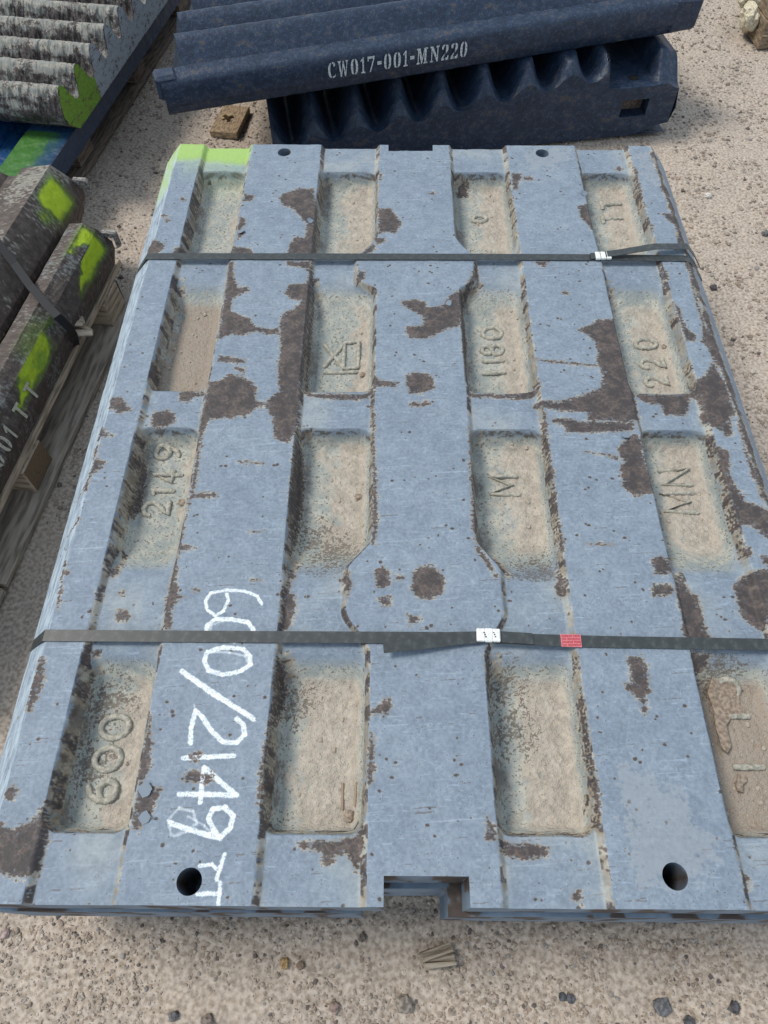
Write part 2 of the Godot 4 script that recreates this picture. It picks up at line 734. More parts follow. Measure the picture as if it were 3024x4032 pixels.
	patch([410, -1141, 446, -1160, 456, -1172, 500, -1174, 503, -1157, 505, -1075, 507, -980, 502, -898, 498, -888, 399, -891, 397, -913, 342, -916, 293, -929, 297, -942, 345, -940, 395, -956, 432, -976, 445, -1010, 437, -1049, 443, -1071, 443, -1103, 427, -1126])
	patch([508, -970, 566, -969, 618, -971, 631, -994, 659, -1015, 672, -1040, 683, -1051, 692, -981, 693, -915, 667, -880, 656, -864, 625, -889, 629, -931, 628, -957, 616, -964, 609, -931, 598, -914, 555, -914, 551, -943, 524, -947, 508, -960])
	patch([690, -1354, 697, -1320, 689, -1269, 689, -1209, 687, -1150, 705, -1124, 708, -981, 704, -915, 695, -931, 692, -1033, 679, -1069, 679, -1090, 669, -1105, 683, -1158, 683, -1229, 691, -1320])
	patch([637, -1224, 647, -1204, 642, -1158, 662, -1124, 656, -1109, 637, -1109, 637, -1150, 635, -1189])
	patch([630, -1332, 642, -1332, 639, -1302, 629, -1302])
	patch([-248, -929, -228, -894, -219, -843, -193, -830, -182, -850, -179, -930])
	patch([-367, -928, -268, -929, -268, -908, -310, -892, -353, -888, -358, -866, -361, -835, -367, -832, -372, -883])
	patch([-474, -899, -468, -917, -446, -921, -428, -914, -422, -893, -434, -880, -466, -877])
	patch([-552, -920, -518, -920, -510, -910, -536, -902])
	patch([-483, -824, -469, -792, -468, -760, -469, -710, -479, -683, -489, -695, -484, -735, -486, -785])
	patch([-367, -832, -360, -832, -356, -735, -358, -717, -312, -714, -313, -707, -359, -703, -362, -693, -364, -606, -344, -602, -333, -598, -359, -594, -368, -573, -361, -557, -361, -531, -353, -510, -338, -504, -354, -497, -358, -481, -376, -481, -375, -526, -373, -557, -366, -592, -363, -663, -363, -735])
	patch([-331, -521, -322, -523, -319, -517, -328, -516])
	patch([-285, -788, -266, -787, -234, -785, -234, -782, -276, -783])
	patch([-463, -518, -449, -520, -450, -513, -459, -513])
	patch([-455, -482, -448, -489, -437, -485, -436, -480])
	patch([-495, -513, -485, -513, -484, -499, -491, -499])
	patch([-174, -863, -161, -787, -160, -725, -163, -665, -167, -619, -175, -630, -177, -724, -177, -820])
	patch([-175, -482, -171, -569, -161, -572, -161, -543, -166, -522, -154, -501, -155, -482])
	patch([-237, -538, -218, -540, -214, -535, -227, -537])
	patch([-249, -632, -218, -636, -232, -632])
	patch([-561, -946, -542, -943, -523, -930, -519, -908, -531, -900, -542, -911, -557, -916])
	patch([-562, -872, -550, -854, -532, -846, -556, -842, -565, -831, -566, -854])
	patch([-561, -792, -547, -790, -535, -782, -540, -770, -553, -758, -560, -744, -556, -719, -563, -714, -566, -728, -580, -707, -578, -716, -564, -744, -562, -770])
	patch([-563, -665, -556, -658, -557, -650, -581, -632, -580, -636, -562, -654])
	patch([-563, -828, -550, -824, -557, -819, -558, -799, -563, -792, -565, -819])
	patch([-562, -550, -554, -554, -548, -550, -552, -544, -559, -544])
	patch([-567, -576, -560, -576, -558, -540, -549, -482, -553, -482, -562, -540])
	patch([-561, -395, -552, -397, -542, -357, -551, -307, -559, -310, -563, -338, -562, -364])
	patch([-557, -196, -546, -201, -537, -193, -542, -181, -553, -184])
	patch([-552, -149, -529, -140, -503, -156, -494, -184, -483, -128, -482, -87, -499, -80, -533, -84, -585, -87, -608, -158])
	patch([-364, -306, -353, -264, -352, -224, -359, -201, -367, -211, -366, -278])
	patch([-361, -195, -348, -198, -327, -198, -336, -172, -340, -154, -351, -141, -361, -144, -363, -172])
	patch([-304, -211, -287, -223, -269, -218, -256, -221, -251, -211, -267, -205, -298, -208])
	patch([-294, -246, -281, -251, -274, -244, -282, -236, -291, -238])
	patch([-179, -405, -163, -390, -163, -330, -170, -304, -176, -293, -181, -193, -183, -161, -187, -225, -177, -308])
	patch([-125, -128, -70, -131, -40, -138, -34, -162, -30, -138, -36, -93, -42, -93, -53, -114, -72, -108, -78, -99, -89, -102, -88, -116, -115, -119])
	patch([-27, -309, -9, -323, -2, -309])
	patch([-23, -281, -16, -267, -18, -207, -28, -200, -26, -260])
	patch([-457, -480, -447, -489, -431, -474, -435, -464, -455, -468])
	patch([-376, -528, -364, -502, -355, -448, -370, -448, -375, -502])
	patch([-178, -529, -157, -517, -154, -482, -163, -449, -175, -449])
	patch([390, -405, 413, -407, 420, -386, 416, -345, 408, -341, 399, -312, 398, -333, 377, -352, 377, -361, 390, -363])
	patch([-2, -334, 9, -331, 9, -313, -2, -305, -9, -316])
	patch([160, -133, 234, -125, 230, -113, 206, -107, 181, -109, 162, -118])
	patch([147, -163, 158, -145, 156, -130, 143, -133])
	patch([158, -408, 172, -392, 170, -362, 160, -354])
	patch([309, -355, 310, -311, 310, -242, 314, -196, 308, -146, 303, -149, 307, -196, 303, -242, 304, -311])
	patch([495, -100, 508, -86, 500, -69, 494, -74])
	patch([259, -67, 272, -70, 270, -56, 258, -56])
	patch([35, -475, 58, -469, 39, -455])
	patch([453, -528, 458, -534, 484, -534, 493, -525, 479, -513, 452, -511])
	patch([498, -538, 513, -534, 517, -516, 534, -511, 535, -481, 534, -456, 541, -438, 486, -439, 493, -467])
	patch([598, -535, 604, -508, 598, -482, 610, -468, 628, -451, 670, -535])
	patch([398, -334, 403, -334, 408, -320, 401, -310, 399, -314])
	patch([495, -416, 534, -416, 527, -398, 504, -379, 498, -390])
	patch([466, -848, 482, -857, 494, -848, 490, -809, 495, -765, 497, -722, 457, -713, 445, -728, 434, -736, 441, -745, 442, -782, 449, -791, 444, -818, 453, -836])
	patch([629, -833, 655, -817, 646, -766, 650, -734, 658, -715, 655, -704, 681, -696, 700, -678, 683, -618, 658, -651, 629, -655, 631, -712, 631, -788])
	patch([463, -580, 479, -592, 494, -582, 494, -560, 484, -551, 465, -554])
	patch([456, -534, 479, -534, 493, -522, 479, -513, 452, -512])
	patch([658, -892, 679, -894, 674, -859, 658, -852, 654, -866])
	patch([630, -608, 643, -606, 639, -589, 628, -587])
	patch([656, -591, 676, -591, 670, -569, 655, -576])
	patch([499, -545, 516, -545, 523, -527, 535, -517, 529, -487, 493, -487, 494, -518])
	patch([626, -561, 679, -567, 657, -488, 599, -488, 599, -537])
	patch([700, -907, 690, -826, 697, -757, 702, -711, 702, -672, 695, -723, 685, -766, 686, -824, 692, -885])
	patch([323, -895, 364, -895, 380, -889, 488, -887, 480, -865, 376, -860, 352, -861, 349, -877, 324, -886])
	patch([375, -816, 393, -813, 439, -806, 440, -797, 415, -806])
	patch([351, -613, 405, -613, 404, -610, 353, -610])
	patch([309, -926, 317, -907, 313, -849, 312, -805, 313, -748, 310, -655, 315, -622, 312, -598, 306, -597, 308, -655, 308, -726, 307, -796, 303, -849])
	patch([300, -568, 308, -545, 306, -513, 297, -510, 291, -526])
	patch([159, -875, 158, -775, 162, -720, 162, -680, 164, -641, 156, -619, 179, -575, 192, -546, 186, -549, 157, -599, 154, -667, 156, -770])
	patch([-20, -557, -6, -565, 6, -555, 6, -531, -6, -520, -18, -528])
	patch([44, -549, 54, -563, 73, -570, 89, -560, 101, -542, 97, -516, 78, -503, 53, -505, 41, -521, 44, -536])
	patch([-13, -505, 6, -508, 8, -492, -8, -490])
	patch([15, -548, 30, -548, 30, -541, 16, -539])
	patch([-177, -863, -166, -836, -160, -756, -159, -694, -167, -665, -166, -625, -174, -594, -179, -665, -181, -755, -181, -820])
	patch([-174, -572, -159, -564, -160, -540, -170, -543])
	patch([-176, -504, -168, -522, -156, -512, -156, -482, -179, -482])
	patch([-82, -546, -63, -554, -58, -530, -66, -502, -72, -528])
	patch([-33, -924, -25, -906, -24, -821, -18, -726, -17, -643, -21, -609, -26, -609, -27, -695, -28, -821])
	# greyish worn paint
	wear([365, -1815, 475, -1815, 480, -1760, 430, -1725, 375, -1715, 350, -1760])
	wear([645, -1812, 690, -1805, 692, -1660, 672, -1640, 655, -1700])
	wear([345, -245, 430, -200, 470, -130, 455, -90, 350, -70, 335, -150])
	# chalk writing
	stroke(2.9, [-210, -493, -219, -507, -240, -516, -271, -518, -298, -513, -306, -498, -300, -481, -285, -471, -273, -480, -267, -499, -271, -511])
	stroke(3.8, [-219, -447, -230, -460, -257, -465, -284, -465, -296, -454, -297, -442, -280, -430, -249, -426, -227, -431, -219, -447])
	stroke(2.1, [-223, -453, -241, -461, -272, -462, -289, -455, -291, -444])
	stroke(3.8, [-288, -408, -266, -416, -232, -413, -220, -401, -218, -387, -232, -376, -261, -370, -284, -377, -293, -393, -290, -408])
	stroke(2.1, [-288, -408, -254, -407, -227, -401, -220, -385])
	stroke(4.2, [-326, -375, -264, -336, -204, -300])
	stroke(2.5, [-319, -368, -267, -334, -209, -304])
	stroke(3.8, [-296, -263, -298, -286, -295, -312, -284, -303, -267, -282, -247, -265, -226, -264, -215, -276, -218, -290, -230, -300])
	stroke(1.7, [-299, -321, -292, -307])
	stroke(3.8, [-303, -241, -265, -243, -228, -245])
	stroke(3.8, [-269, -179, -270, -205, -270, -228, -244, -208, -217, -189])
	stroke(3.8, [-301, -190, -258, -190, -221, -189])
	stroke(3.8, [-308, -151, -278, -142, -251, -135, -234, -132, -221, -145, -219, -161, -232, -172, -249, -170, -254, -158, -245, -142, -234, -133])
	stroke(2.1, [-304, -136, -312, -154, -299, -171, -278, -167, -270, -151, -284, -139, -300, -134])
	stroke(1.7, [-284, -160, -259, -148, -248, -139])
	stroke(2.9, [-225, -111, -229, -95, -232, -79])
	stroke(2.5, [-230, -89, -241, -98, -258, -96])
	stroke(2.9, [-227, -75, -226, -61, -226, -48])
	stroke(2.9, [-256, -61, -241, -62, -226, -62])
	field.resize(TH / 2)
	wear_field.resize(TH / 2)
	var id := WorkerThreadPool.add_group_task(field_row, TH / 2, -1, true)
	WorkerThreadPool.wait_for_group_task_completion(id)


func paint_row(y: int) -> void:
	var out := PackedByteArray()
	out.resize(TW * 4)
	var bump := PackedFloat32Array()
	bump.resize(TW)
	var z := TZ0 * 1000.0 + y
	var near := []
	for c in chalk:
		if z > minf(c[0].y, c[1].y) - 7.0 and z < maxf(c[0].y, c[1].y) + 7.0:
			near.append(c)
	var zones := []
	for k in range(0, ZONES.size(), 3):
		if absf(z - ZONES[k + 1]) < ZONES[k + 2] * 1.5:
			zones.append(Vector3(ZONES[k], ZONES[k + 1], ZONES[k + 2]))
	var f0: PackedFloat32Array = field[mini(y / 2, TH / 2 - 1)]
	var f1: PackedFloat32Array = field[mini(y / 2 + (y & 1), TH / 2 - 1)]
	var g0: PackedFloat32Array = wear_field[mini(y / 2, TH / 2 - 1)]
	var blue := Color(0.440, 0.494, 0.552)
	var blue2 := Color(0.476, 0.529, 0.582)
	var rusty := Color(0.238, 0.220, 0.220)
	var rust2 := Color(0.320, 0.285, 0.268)
	var ochre := Color(0.520, 0.455, 0.370)
	var film := Color(0.540, 0.560, 0.535)
	var film2 := Color(0.645, 0.648, 0.610)
	var tan1 := Color(0.585, 0.548, 0.500)
	var tan2 := Color(0.680, 0.645, 0.595)
	var mud := Color(0.300, 0.275, 0.250)
	var white := Color(0.86, 0.89, 0.90)
	var lime := Color(0.58, 0.71, 0.38)
	for k in TW:
		var x := TX0 * 1000.0 + k
		var xm := x * 0.001
		var zm := z * 0.001
		var r := relief(xm, zm)
		var wx := x
		var wz := z
		if r.y > 0.0:
			wx += r.y * 1600.0 * (1.0 if r.z < 0.5 else -1.0)
			wz += r.y * 1300.0 * WALL_Z[int(r.w) / 4] * (1.0 if z < MID_Z[int(r.w) / 4] else -1.0)
		var lo := n_low.get_noise_2d(x, z)
		var mi := n_mid.get_noise_2d(wx, wz)
		var fi := n_fine.get_noise_2d(wx, wz)
		var gr := n_grain.get_noise_2d(wx, wz)
		var st := n_mid.get_noise_2d(x * 0.8 + 900.0, z * 6.0)
		var c := blue.lerp(blue2, clampf(0.5 + lo * 0.7, 0.0, 1.0))
		c = c.lightened(clampf(mi * 0.07 + fi * 0.08, 0.0, 0.25)) if mi + fi > 0.0 else c.darkened(clampf(-mi * 0.08 - fi * 0.10, 0.0, 0.25))
		var h := 0.10 * fi + 0.05 * gr + 0.25 * mi
		# fine pale crackle and scuffs
		var ck := 1.0 - absf(n_mid.get_noise_2d(x * 1.5 + 300.0, z * 1.5)) * 14.0
		if ck > 0.0 and n_mid.get_noise_2d(x * 0.5, z * 0.5 + 700.0) > 0.12:
			c = c.lerp(Color(0.66, 0.72, 0.77), ck * 0.32)
		var sc := n_fine.get_noise_2d(x * 0.045 + 500.0, z * 1.5 + 0.10 * x)
		if sc > 0.50 and n_mid.get_noise_2d(x * 0.35 + 90.0, z * 0.35) > 0.05:
			c = c.lerp(Color(0.60, 0.66, 0.71), clampf((sc - 0.50) * 2.6, 0.0, 0.5))
		elif sc < -0.62 and mi > 0.1:
			c = c.lerp(rust2, 0.5)
		if st > 0.42:
			c = c.lerp(Color(0.60, 0.68, 0.76), (st - 0.42) * 1.6)
		# specks where the paint is chipped down to rust
		var sp := n_spot.get_noise_2d(x * 1.15, z * 1.35) + 0.05 * fi + 0.03 * gr
		var spz := n_low.get_noise_2d(x * 2.4 + 77.0, z * 2.4 + 11.0)
		var spt := -1.02 + 0.135 * sm(0.10, 0.5, spz) + 0.06 * mi
		if sp < spt + 0.03 and r.w < 0.0:
			c = c.lerp(ochre, clampf((spt + 0.03 - sp) * 22.0, 0.0, 0.55))
			if sp < spt:
				c = c.lerp(rusty, 0.85)
				h -= 0.4
		if gr > 0.70 and fi > 0.25:
			c = c.lerp(rusty, 0.55)
		# worn paint
		var wv: float = g0[mini(k / 2, TW / 2 - 1)] + 26.0 * mi + 14.0 * fi + 10.0 * st
		if wv > 0.0:
			c = c.lerp(Color(0.535, 0.555, 0.575), clampf(wv * 0.07, 0.0, 0.5))
			h -= 0.2
		# pale grey green film in the pockets, tan dust over it
		var pd := sm(0.004, 0.024, r.y)
		var edge_film := 0.0
		if r.x > 0.003:
			edge_film = sm(0.12, 0.0, minf(r.z, 1.0 - r.z)) * 0.55 + clampf(0.06 + 0.4 * lo, 0.0, 0.4)
		if pd > 0.0 or edge_film > 0.0:
			var fc := film.lerp(film2, clampf(0.5 + lo * 0.8 + mi * 0.9 + 0.25 * fi, 0.0, 1.0))
			c = c.lerp(fc, maxf(pd * clampf(0.92 + 0.3 * mi, 0.0, 0.97), edge_film))
			if pd > 0.3 and fi + 0.5 * gr + 0.35 * mi > 0.52:
				c = c.lerp(mud, 0.65)
				h -= 0.3
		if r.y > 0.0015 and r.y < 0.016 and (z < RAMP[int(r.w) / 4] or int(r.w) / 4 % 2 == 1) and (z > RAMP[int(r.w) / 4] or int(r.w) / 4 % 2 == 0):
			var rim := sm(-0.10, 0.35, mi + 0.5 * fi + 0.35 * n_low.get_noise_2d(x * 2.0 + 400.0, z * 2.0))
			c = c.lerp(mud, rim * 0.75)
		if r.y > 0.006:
			var gl := sm(0.26, 0.06, r.z + 0.10 * mi) * sm(-0.15, 0.25, n_low.get_noise_2d(x * 1.5, z * 1.5 + 800.0) + 0.5 * mi + 0.3 * fi)  # darker brown band down the left side of each pocket, broken by noise
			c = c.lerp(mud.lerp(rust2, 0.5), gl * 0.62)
		var du := dust_at(r, xm, zm)
		if du > 0.0:
			var tc := tan1.lerp(tan2, clampf(0.5 + 0.7 * mi + 0.45 * fi, 0.0, 1.0))
			if int(r.w) == 4 or int(r.w) == 15:
				tc = tc.lerp(Color(0.46, 0.40, 0.35), 0.45 + 0.35 * mi)
			c = c.lerp(tc, clampf(du * (0.90 + 0.3 * fi), 0.0, 1.0))
			h += du * (0.55 * fi + 0.55 * gr)
			if gr + fi > 1.05:
				c = c.darkened(0.20)
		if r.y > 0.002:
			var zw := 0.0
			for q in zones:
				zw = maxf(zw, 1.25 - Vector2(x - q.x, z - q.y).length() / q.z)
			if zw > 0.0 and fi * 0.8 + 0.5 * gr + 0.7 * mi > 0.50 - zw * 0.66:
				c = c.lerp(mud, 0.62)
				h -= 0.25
		# bare metal
		var f := 0.5 * (f0[mini(k / 2, TW / 2 - 1)] + f1[mini((k + 1) / 2, TW / 2 - 1)])
		f += 3.6 * mi + 4.6 * fi + 4.2 * st + 1.8 * gr - 0.4
		if r.y > 0.012:
			f -= 3.0 * du + 6.0 * absf(fi)
		# thin rust along the arrises
		if r.x > 0.0 and r.x < 0.0105:
			f = maxf(f, -0.5 + 5.5 * n_mid.get_noise_2d(x * 0.35 + 40.0, z * 0.7) + 2.0 * fi)
		elif r.y > 0.002 and r.y < 0.030 and (r.z < 0.2 or z > -200.0):
			f = maxf(f, -1.6 + 6.0 * n_mid.get_noise_2d(wx * 0.6, wz * 0.6 + 90.0) + 2.4 * fi)
		# the right arris is rubbed bare
		if x > 686.0 and x < 716.0:
			f = maxf(f, 2.6 - 0.34 * absf(x - 701.0) + 5.0 * n_mid.get_noise_2d(x * 0.5, z * 0.7 + 40.0) + 2.0 * fi)
		if f > -3.2:
			if f < 0.4:
				c = c.lerp(ochre.lerp(Color(0.66, 0.63, 0.56), clampf(0.5 + 2.0 * mi, 0.0, 1.0)), 0.80 * (f + 3.2) / 3.2)
			if f > 0.0:
				var ce := n_cell.get_noise_2d(x + 5.0 * fi, z * 1.15)
				var rc := rusty.lerp(rust2, clampf(0.35 + 0.9 * mi + 0.5 * fi + 0.3 * lo, 0.0, 1.0))
				rc = rc.lerp(Color(0.44, 0.41, 0.40), clampf(-ce - 0.80, 0.0, 0.2) * 2.6 * clampf(0.6 + 2.0 * mi, 0.0, 1.0))
				if fi + 0.7 * mi > 0.55:
					rc = rc.lerp(Color(0.37, 0.305, 0.262), 0.32)
				var hold := 0.97 - 0.75 * sm(0.42, 0.62, n_fine.get_noise_2d(x * 0.7 + 60.0, z * 0.9) + 0.4 * gr) * sm(14.0, 3.0, f)
				c = c.lerp(rc, clampf(f * 0.9, 0.0, hold))
				h += -0.9 * minf(f, 1.0) + 0.7 * clampf(ce + 1.0, 0.0, 0.6) + 0.3 * fi
		# chalk
		for q in near:
			var a: Vector2 = q[0]
			var e: Vector2 = q[1] - a
			var w := Vector2(x, z) - a
			var t := clampf(w.dot(e) / e.length_squared(), 0.0, 1.0)
			var dd: float = q[2] + 0.9 * fi - (w - e * t).length()
			if dd > -0.4:
				var cover := clampf(dd * 0.9 + 0.45, 0.0, 1.0) * (0.95 if q[2] > 2.4 else 0.5) * clampf(0.92 + 0.55 * sin(x * 1.9 + z * 1.3 + 3.0 * mi) * sm(1.2, 0.0, dd) + 0.25 * gr, 0.2, 1.0)
				if f > 0.0 and fi + gr > -0.2:
					cover *= 0.15
				elif gr + 0.6 * st > 0.55:
					cover *= 0.35
				c = c.lerp(white, cover)
		# lime spray over the far left corner
		if z < -1560.0 and x < -330.0:
			var s := sm(-1728.0, -1782.0, z + 14.0 * lo) * sm(-355.0, -378.0, x)
			s = maxf(s, 0.92 * sm(-558.0, -566.0, x) * sm(-1590.0, -1660.0, z + 25.0 * mi))
			s = maxf(s, 0.42 * sm(-1640.0, -1790.0, z) * sm(-350.0, -390.0, x) * (1.0 - 0.7 * sm(-520.0, -545.0, x)))
			c = c.lerp(lime.lerp(Color(0.67, 0.78, 0.56), sm(0.9, 0.3, s)), clampf(s * (0.95 + 0.2 * fi), 0.0, 0.95))
		# left bevel painted paler in streaks, as if lit from the left
		if x < -556.0 and x > -605.0 and f < 0.0:
			c = c.lerp(Color(0.66, 0.72, 0.76), clampf(0.45 + 0.8 * n_mid.get_noise_2d(x * 4.0, z * 0.6), 0.0, 0.8))
		put(out, k * 4, c)
		bump[k] = h
	rows_a[y] = out
	rows_b[y] = bump


func grid_row(j: int) -> void:
	var vs := PackedVector3Array()
	vs.resize(xs.size())
	for k in xs.size():
		var x := xs[k]
		var zf := far_edge(x)
		var z := ZN + (zs[j] - ZN) * (ZN - zf) / (ZN - ZF)
		for hole in [Vector2(-0.269, -0.076), Vector2(0.402, -0.087), Vector2(-0.276, -1.789), Vector2(0.405, -1.789)]:
			var d: Vector2 = Vector2(x, z) - hole
			var l: float = d.length()
			if l > 0.0130 and l < 0.0175:
				d = d / l * 0.0175
				x = hole.x + d.x
				z = hole.y + d.y
		vs[k] = Vector3(x, height(x, z), z)
	rows_c[j] = vs


func near_plate() -> void:
	var o := thing("jaw_plate", "large worn blue steel jaw plate with rust patches, chalk writing and dusty pockets", "jaw plate", Vector3(0, YT, 0))
	xs = lines([XL, -0.556, -0.493, -0.365, -0.180, -0.025, -0.001, 0.117, 0.160, 0.312, 0.493, 0.636, 0.697, XR], 0.0024)
	zs = lines([ZF, -1.797, -1.722, -0.971, -0.876, -0.138, -0.085, ZN], 0.0025)
	var nx := xs.size()
	var nz := zs.size()
	rows_c.resize(nz)
	var id := WorkerThreadPool.add_group_task(grid_row, nz, -1, true)
	WorkerThreadPool.wait_for_group_task_completion(id)
	var v := PackedVector3Array()
	var t := PackedVector2Array()
	var n := PackedVector3Array()
	for j in nz:
		v.append_array(rows_c[j])
	t.resize(v.size())
	n.resize(v.size())
	for j in nz:
		for k in nx:
			var at := j * nx + k
			t[at] = Vector2((v[at].x - TX0) * 1000.0 / TW, (v[at].z - TZ0) * 1000.0 / TH)
			var dx := v[j * nx + mini(k + 1, nx - 1)] - v[j * nx + maxi(k - 1, 0)]
			var dz := v[mini(j + 1, nz - 1) * nx + k] - v[maxi(j - 1, 0) * nx + k]
			n[at] = dz.cross(dx).normalized()
	var gone := PackedByteArray()
	gone.resize(nx * nz)
	for j in nz - 1:
		for k in nx - 1:
			var c := (v[j * nx + k] + v[(j + 1) * nx + k + 1]) * 0.5
			var g := false
			if xs[k] > -0.0011 and xs[k + 1] < 0.1171 and (zs[j] > -0.0851 or zs[j + 1] < -1.7969):
				g = true
			for hole in [Vector2(-0.269, -0.076), Vector2(0.402, -0.087), Vector2(-0.276, -1.789), Vector2(0.405, -1.789)]:
				if Vector2(c.x, c.z).distance_to(hole) < 0.03:
					var most := 0.0
					for q in [v[j * nx + k], v[j * nx + k + 1], v[(j + 1) * nx + k], v[(j + 1) * nx + k + 1]]:
						most = maxf(most, Vector2(q.x, q.z).distance_to(hole))
					if most < 0.01755:
						g = true
			gone[j * nx + k] = 1 if g else 0
	var idx := PackedInt32Array()
	var side := Shell.new()
	var low := -0.118
	for j in nz - 1:
		for k in nx - 1:
			if gone[j * nx + k]:
				continue
			var a := j * nx + k
			var b := a + 1
			var c := a + nx + 1
			var d := a + nx
			idx.append_array([a, b, c, a, c, d])
			for e in [[a, b, 0, -1], [b, c, 1, 0], [c, d, 0, 1], [d, a, -1, 0]]:
				var kk: int = k + e[2]
				var jj: int = j + e[3]
				if kk < 0 or jj < 0 or kk >= nx - 1 or jj >= nz - 1 or gone[jj * nx + kk]:
					var p: Vector3 = v[e[0]]
					var q: Vector3 = v[e[1]]
					var out := Vector3(e[2], 0, e[3])
					side.quad(p, q, Vector3(q.x, low, q.z), Vector3(p.x, low, p.z), out)
	var arr := []
	arr.resize(Mesh.ARRAY_MAX)
	arr[Mesh.ARRAY_VERTEX] = v
	arr[Mesh.ARRAY_NORMAL] = n
	arr[Mesh.ARRAY_TEX_UV] = t
	arr[Mesh.ARRAY_INDEX] = idx
	var m := ArrayMesh.new()
	m.add_surface_from_arrays(Mesh.PRIMITIVE_TRIANGLES, arr)
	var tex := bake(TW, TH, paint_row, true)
	var mat := StandardMaterial3D.new()
	mat.albedo_texture = tex[0]
	mat.roughness = 0.62
	mat.metallic_specular = 0.4
	mat.normal_enabled = true
	mat.normal_texture = tex[1]
	mat.normal_scale = 1.0
	mat.texture_repeat = false
	part("plate_face", m, mat, o)
	part("side_face", side.done(), edge_mat(), o)
	# the underside, run by run so that notches and holes stay open
	var under := Shell.new()
	for j in range(0, nz - 1):
		var k := 0
		while k < nx - 1:
			if gone[j * nx + k]:
				k += 1
				continue
			var e := k
			while e < nx - 1 and not gone[j * nx + e]:
				e += 1
			var p := v[j * nx + k]
			var q := v[j * nx + e]
			var r := v[(j + 1) * nx + e]
			var s := v[(j + 1) * nx + k]
			under.quad(Vector3(p.x, low, p.z), Vector3(q.x, low, q.z), Vector3(r.x, low, r.z), Vector3(s.x, low, s.z), Vector3.DOWN)
			k = e
	part("underside", under.done(), edge_mat(), o)
	cast_marks(o)
	# curled flakes of lifted paint at the borders of bare patches
	var under_paint := plain_mat(Color(0.43, 0.48, 0.53), 0.7)
	for q in [[-353, -1462, 11], [-190, -1504, 10], [-351, -195, 14], [-345, -157, 12], [135, -1219, 9], [490, -1617, 12], [464, -852, 11]]:
		var s := Shell.new()
		var c0 := Vector3(q[0] * 0.001, height(q[0] * 0.001, q[1] * 0.001) + 0.0006, q[1] * 0.001)
		var r: float = q[2] * 0.001
		var turn := rng.randf() * TAU
		var prev := []
		for k in 6:
			var fr := k / 5.0
			var w := r * (0.75 - 0.5 * absf(fr - 0.45)) * (0.9 + 0.2 * rng.randf())
			var d := Vector3(cos(turn), 0, sin(turn))
			var e := Vector3(-d.z, 0, d.x)
			var mid := c0 + d * r * (fr - 0.5) * 1.3 + UP * 0.0045 * fr * fr
			var now := [mid - e * w, mid + e * w]
			if k > 0:
				s.quad(prev[0], prev[1], now[1], now[0], UP)
				s.quad(prev[0] - UP * 0.0005, prev[1] - UP * 0.0005, now[1] - UP * 0.0005, now[0] - UP * 0.0005, Vector3.DOWN)
			prev = now
		part("paint_flake", s.done(), under_paint, o)


var _edge: StandardMaterial3D
func edge_mat() -> StandardMaterial3D:
	if _edge == null:
		_edge = tri_mat(noise_tex(61, 0.012, 5, [Color(0.24, 0.205, 0.195), Color(0.31, 0.27, 0.25), Color(0.36, 0.43, 0.495), Color(0.44, 0.51, 0.58)], [0.29, 0.37, 0.41, 0.8]), normal_tex(62, 0.05, 3, 3.0), 0.7, 1.6, 0.3)
		_edge.uv1_scale = Vector3(1.6, 0.7, 1.6)
	return _edge


# raised characters cast in the pockets, read from the left side of the plate
func glyph(ch: String) -> Array:
	var round0 := []
	for k in 17:
		round0.append(Vector2(0.5 + 0.46 * cos(TAU * k / 16), 0.5 + 0.48 * sin(TAU * k / 16)))
	match ch:
		"0", "O", "o":
			return [round0]
		"1":
			return [[Vector2(0.5, 0.0), Vector2(0.5, 0.97), Vector2(0.2, 0.85)]]
		"I":
			return [[Vector2(0.5, 0.0), Vector2(0.5, 1.0)]]
		"2":
			return [[Vector2(0.05, 0.74), Vector2(0.15, 0.92), Vector2(0.45, 1.0), Vector2(0.8, 0.9), Vector2(0.88, 0.68), Vector2(0.7, 0.42), Vector2(0.35, 0.2), Vector2(0.06, 0.02), Vector2(0.95, 0.02)]]
		"4":
			return [[Vector2(0.66, 0.0), Vector2(0.66, 1.0), Vector2(0.02, 0.3), Vector2(1.0, 0.3)]]
		"8":
			var a := []
			var b := []
			for k in 13:
				a.append(Vector2(0.5 + 0.36 * cos(TAU * k / 12), 0.75 + 0.24 * sin(TAU * k / 12)))
				b.append(Vector2(0.5 + 0.45 * cos(TAU * k / 12), 0.26 + 0.26 * sin(TAU * k / 12)))
			return [a, b]
		"6", "9":
			var a := []
			for k in 13:
				a.append(Vector2(0.5 + 0.44 * cos(TAU * k / 12), 0.30 + 0.30 * sin(TAU * k / 12)))
			var b := [Vector2(0.07, 0.34), Vector2(0.14, 0.62), Vector2(0.35, 0.88), Vector2(0.72, 1.0)]
			if ch == "9":
				for l in [a, b]:
					for k in l.size():
						l[k] = Vector2.ONE - l[k]
			return [a, b]
		"M":
			return [[Vector2(0, 0), Vector2(0.06, 1), Vector2(0.5, 0.2), Vector2(0.94, 1), Vector2(1, 0)]]
		"N":
			return [[Vector2(0, 0), Vector2(0, 1), Vector2(1, 0), Vector2(1, 1)]]
		"T":
			return [[Vector2(0.5, 0), Vector2(0.5, 1)], [Vector2(0.0, 1), Vector2(1.0, 1)]]
	return []


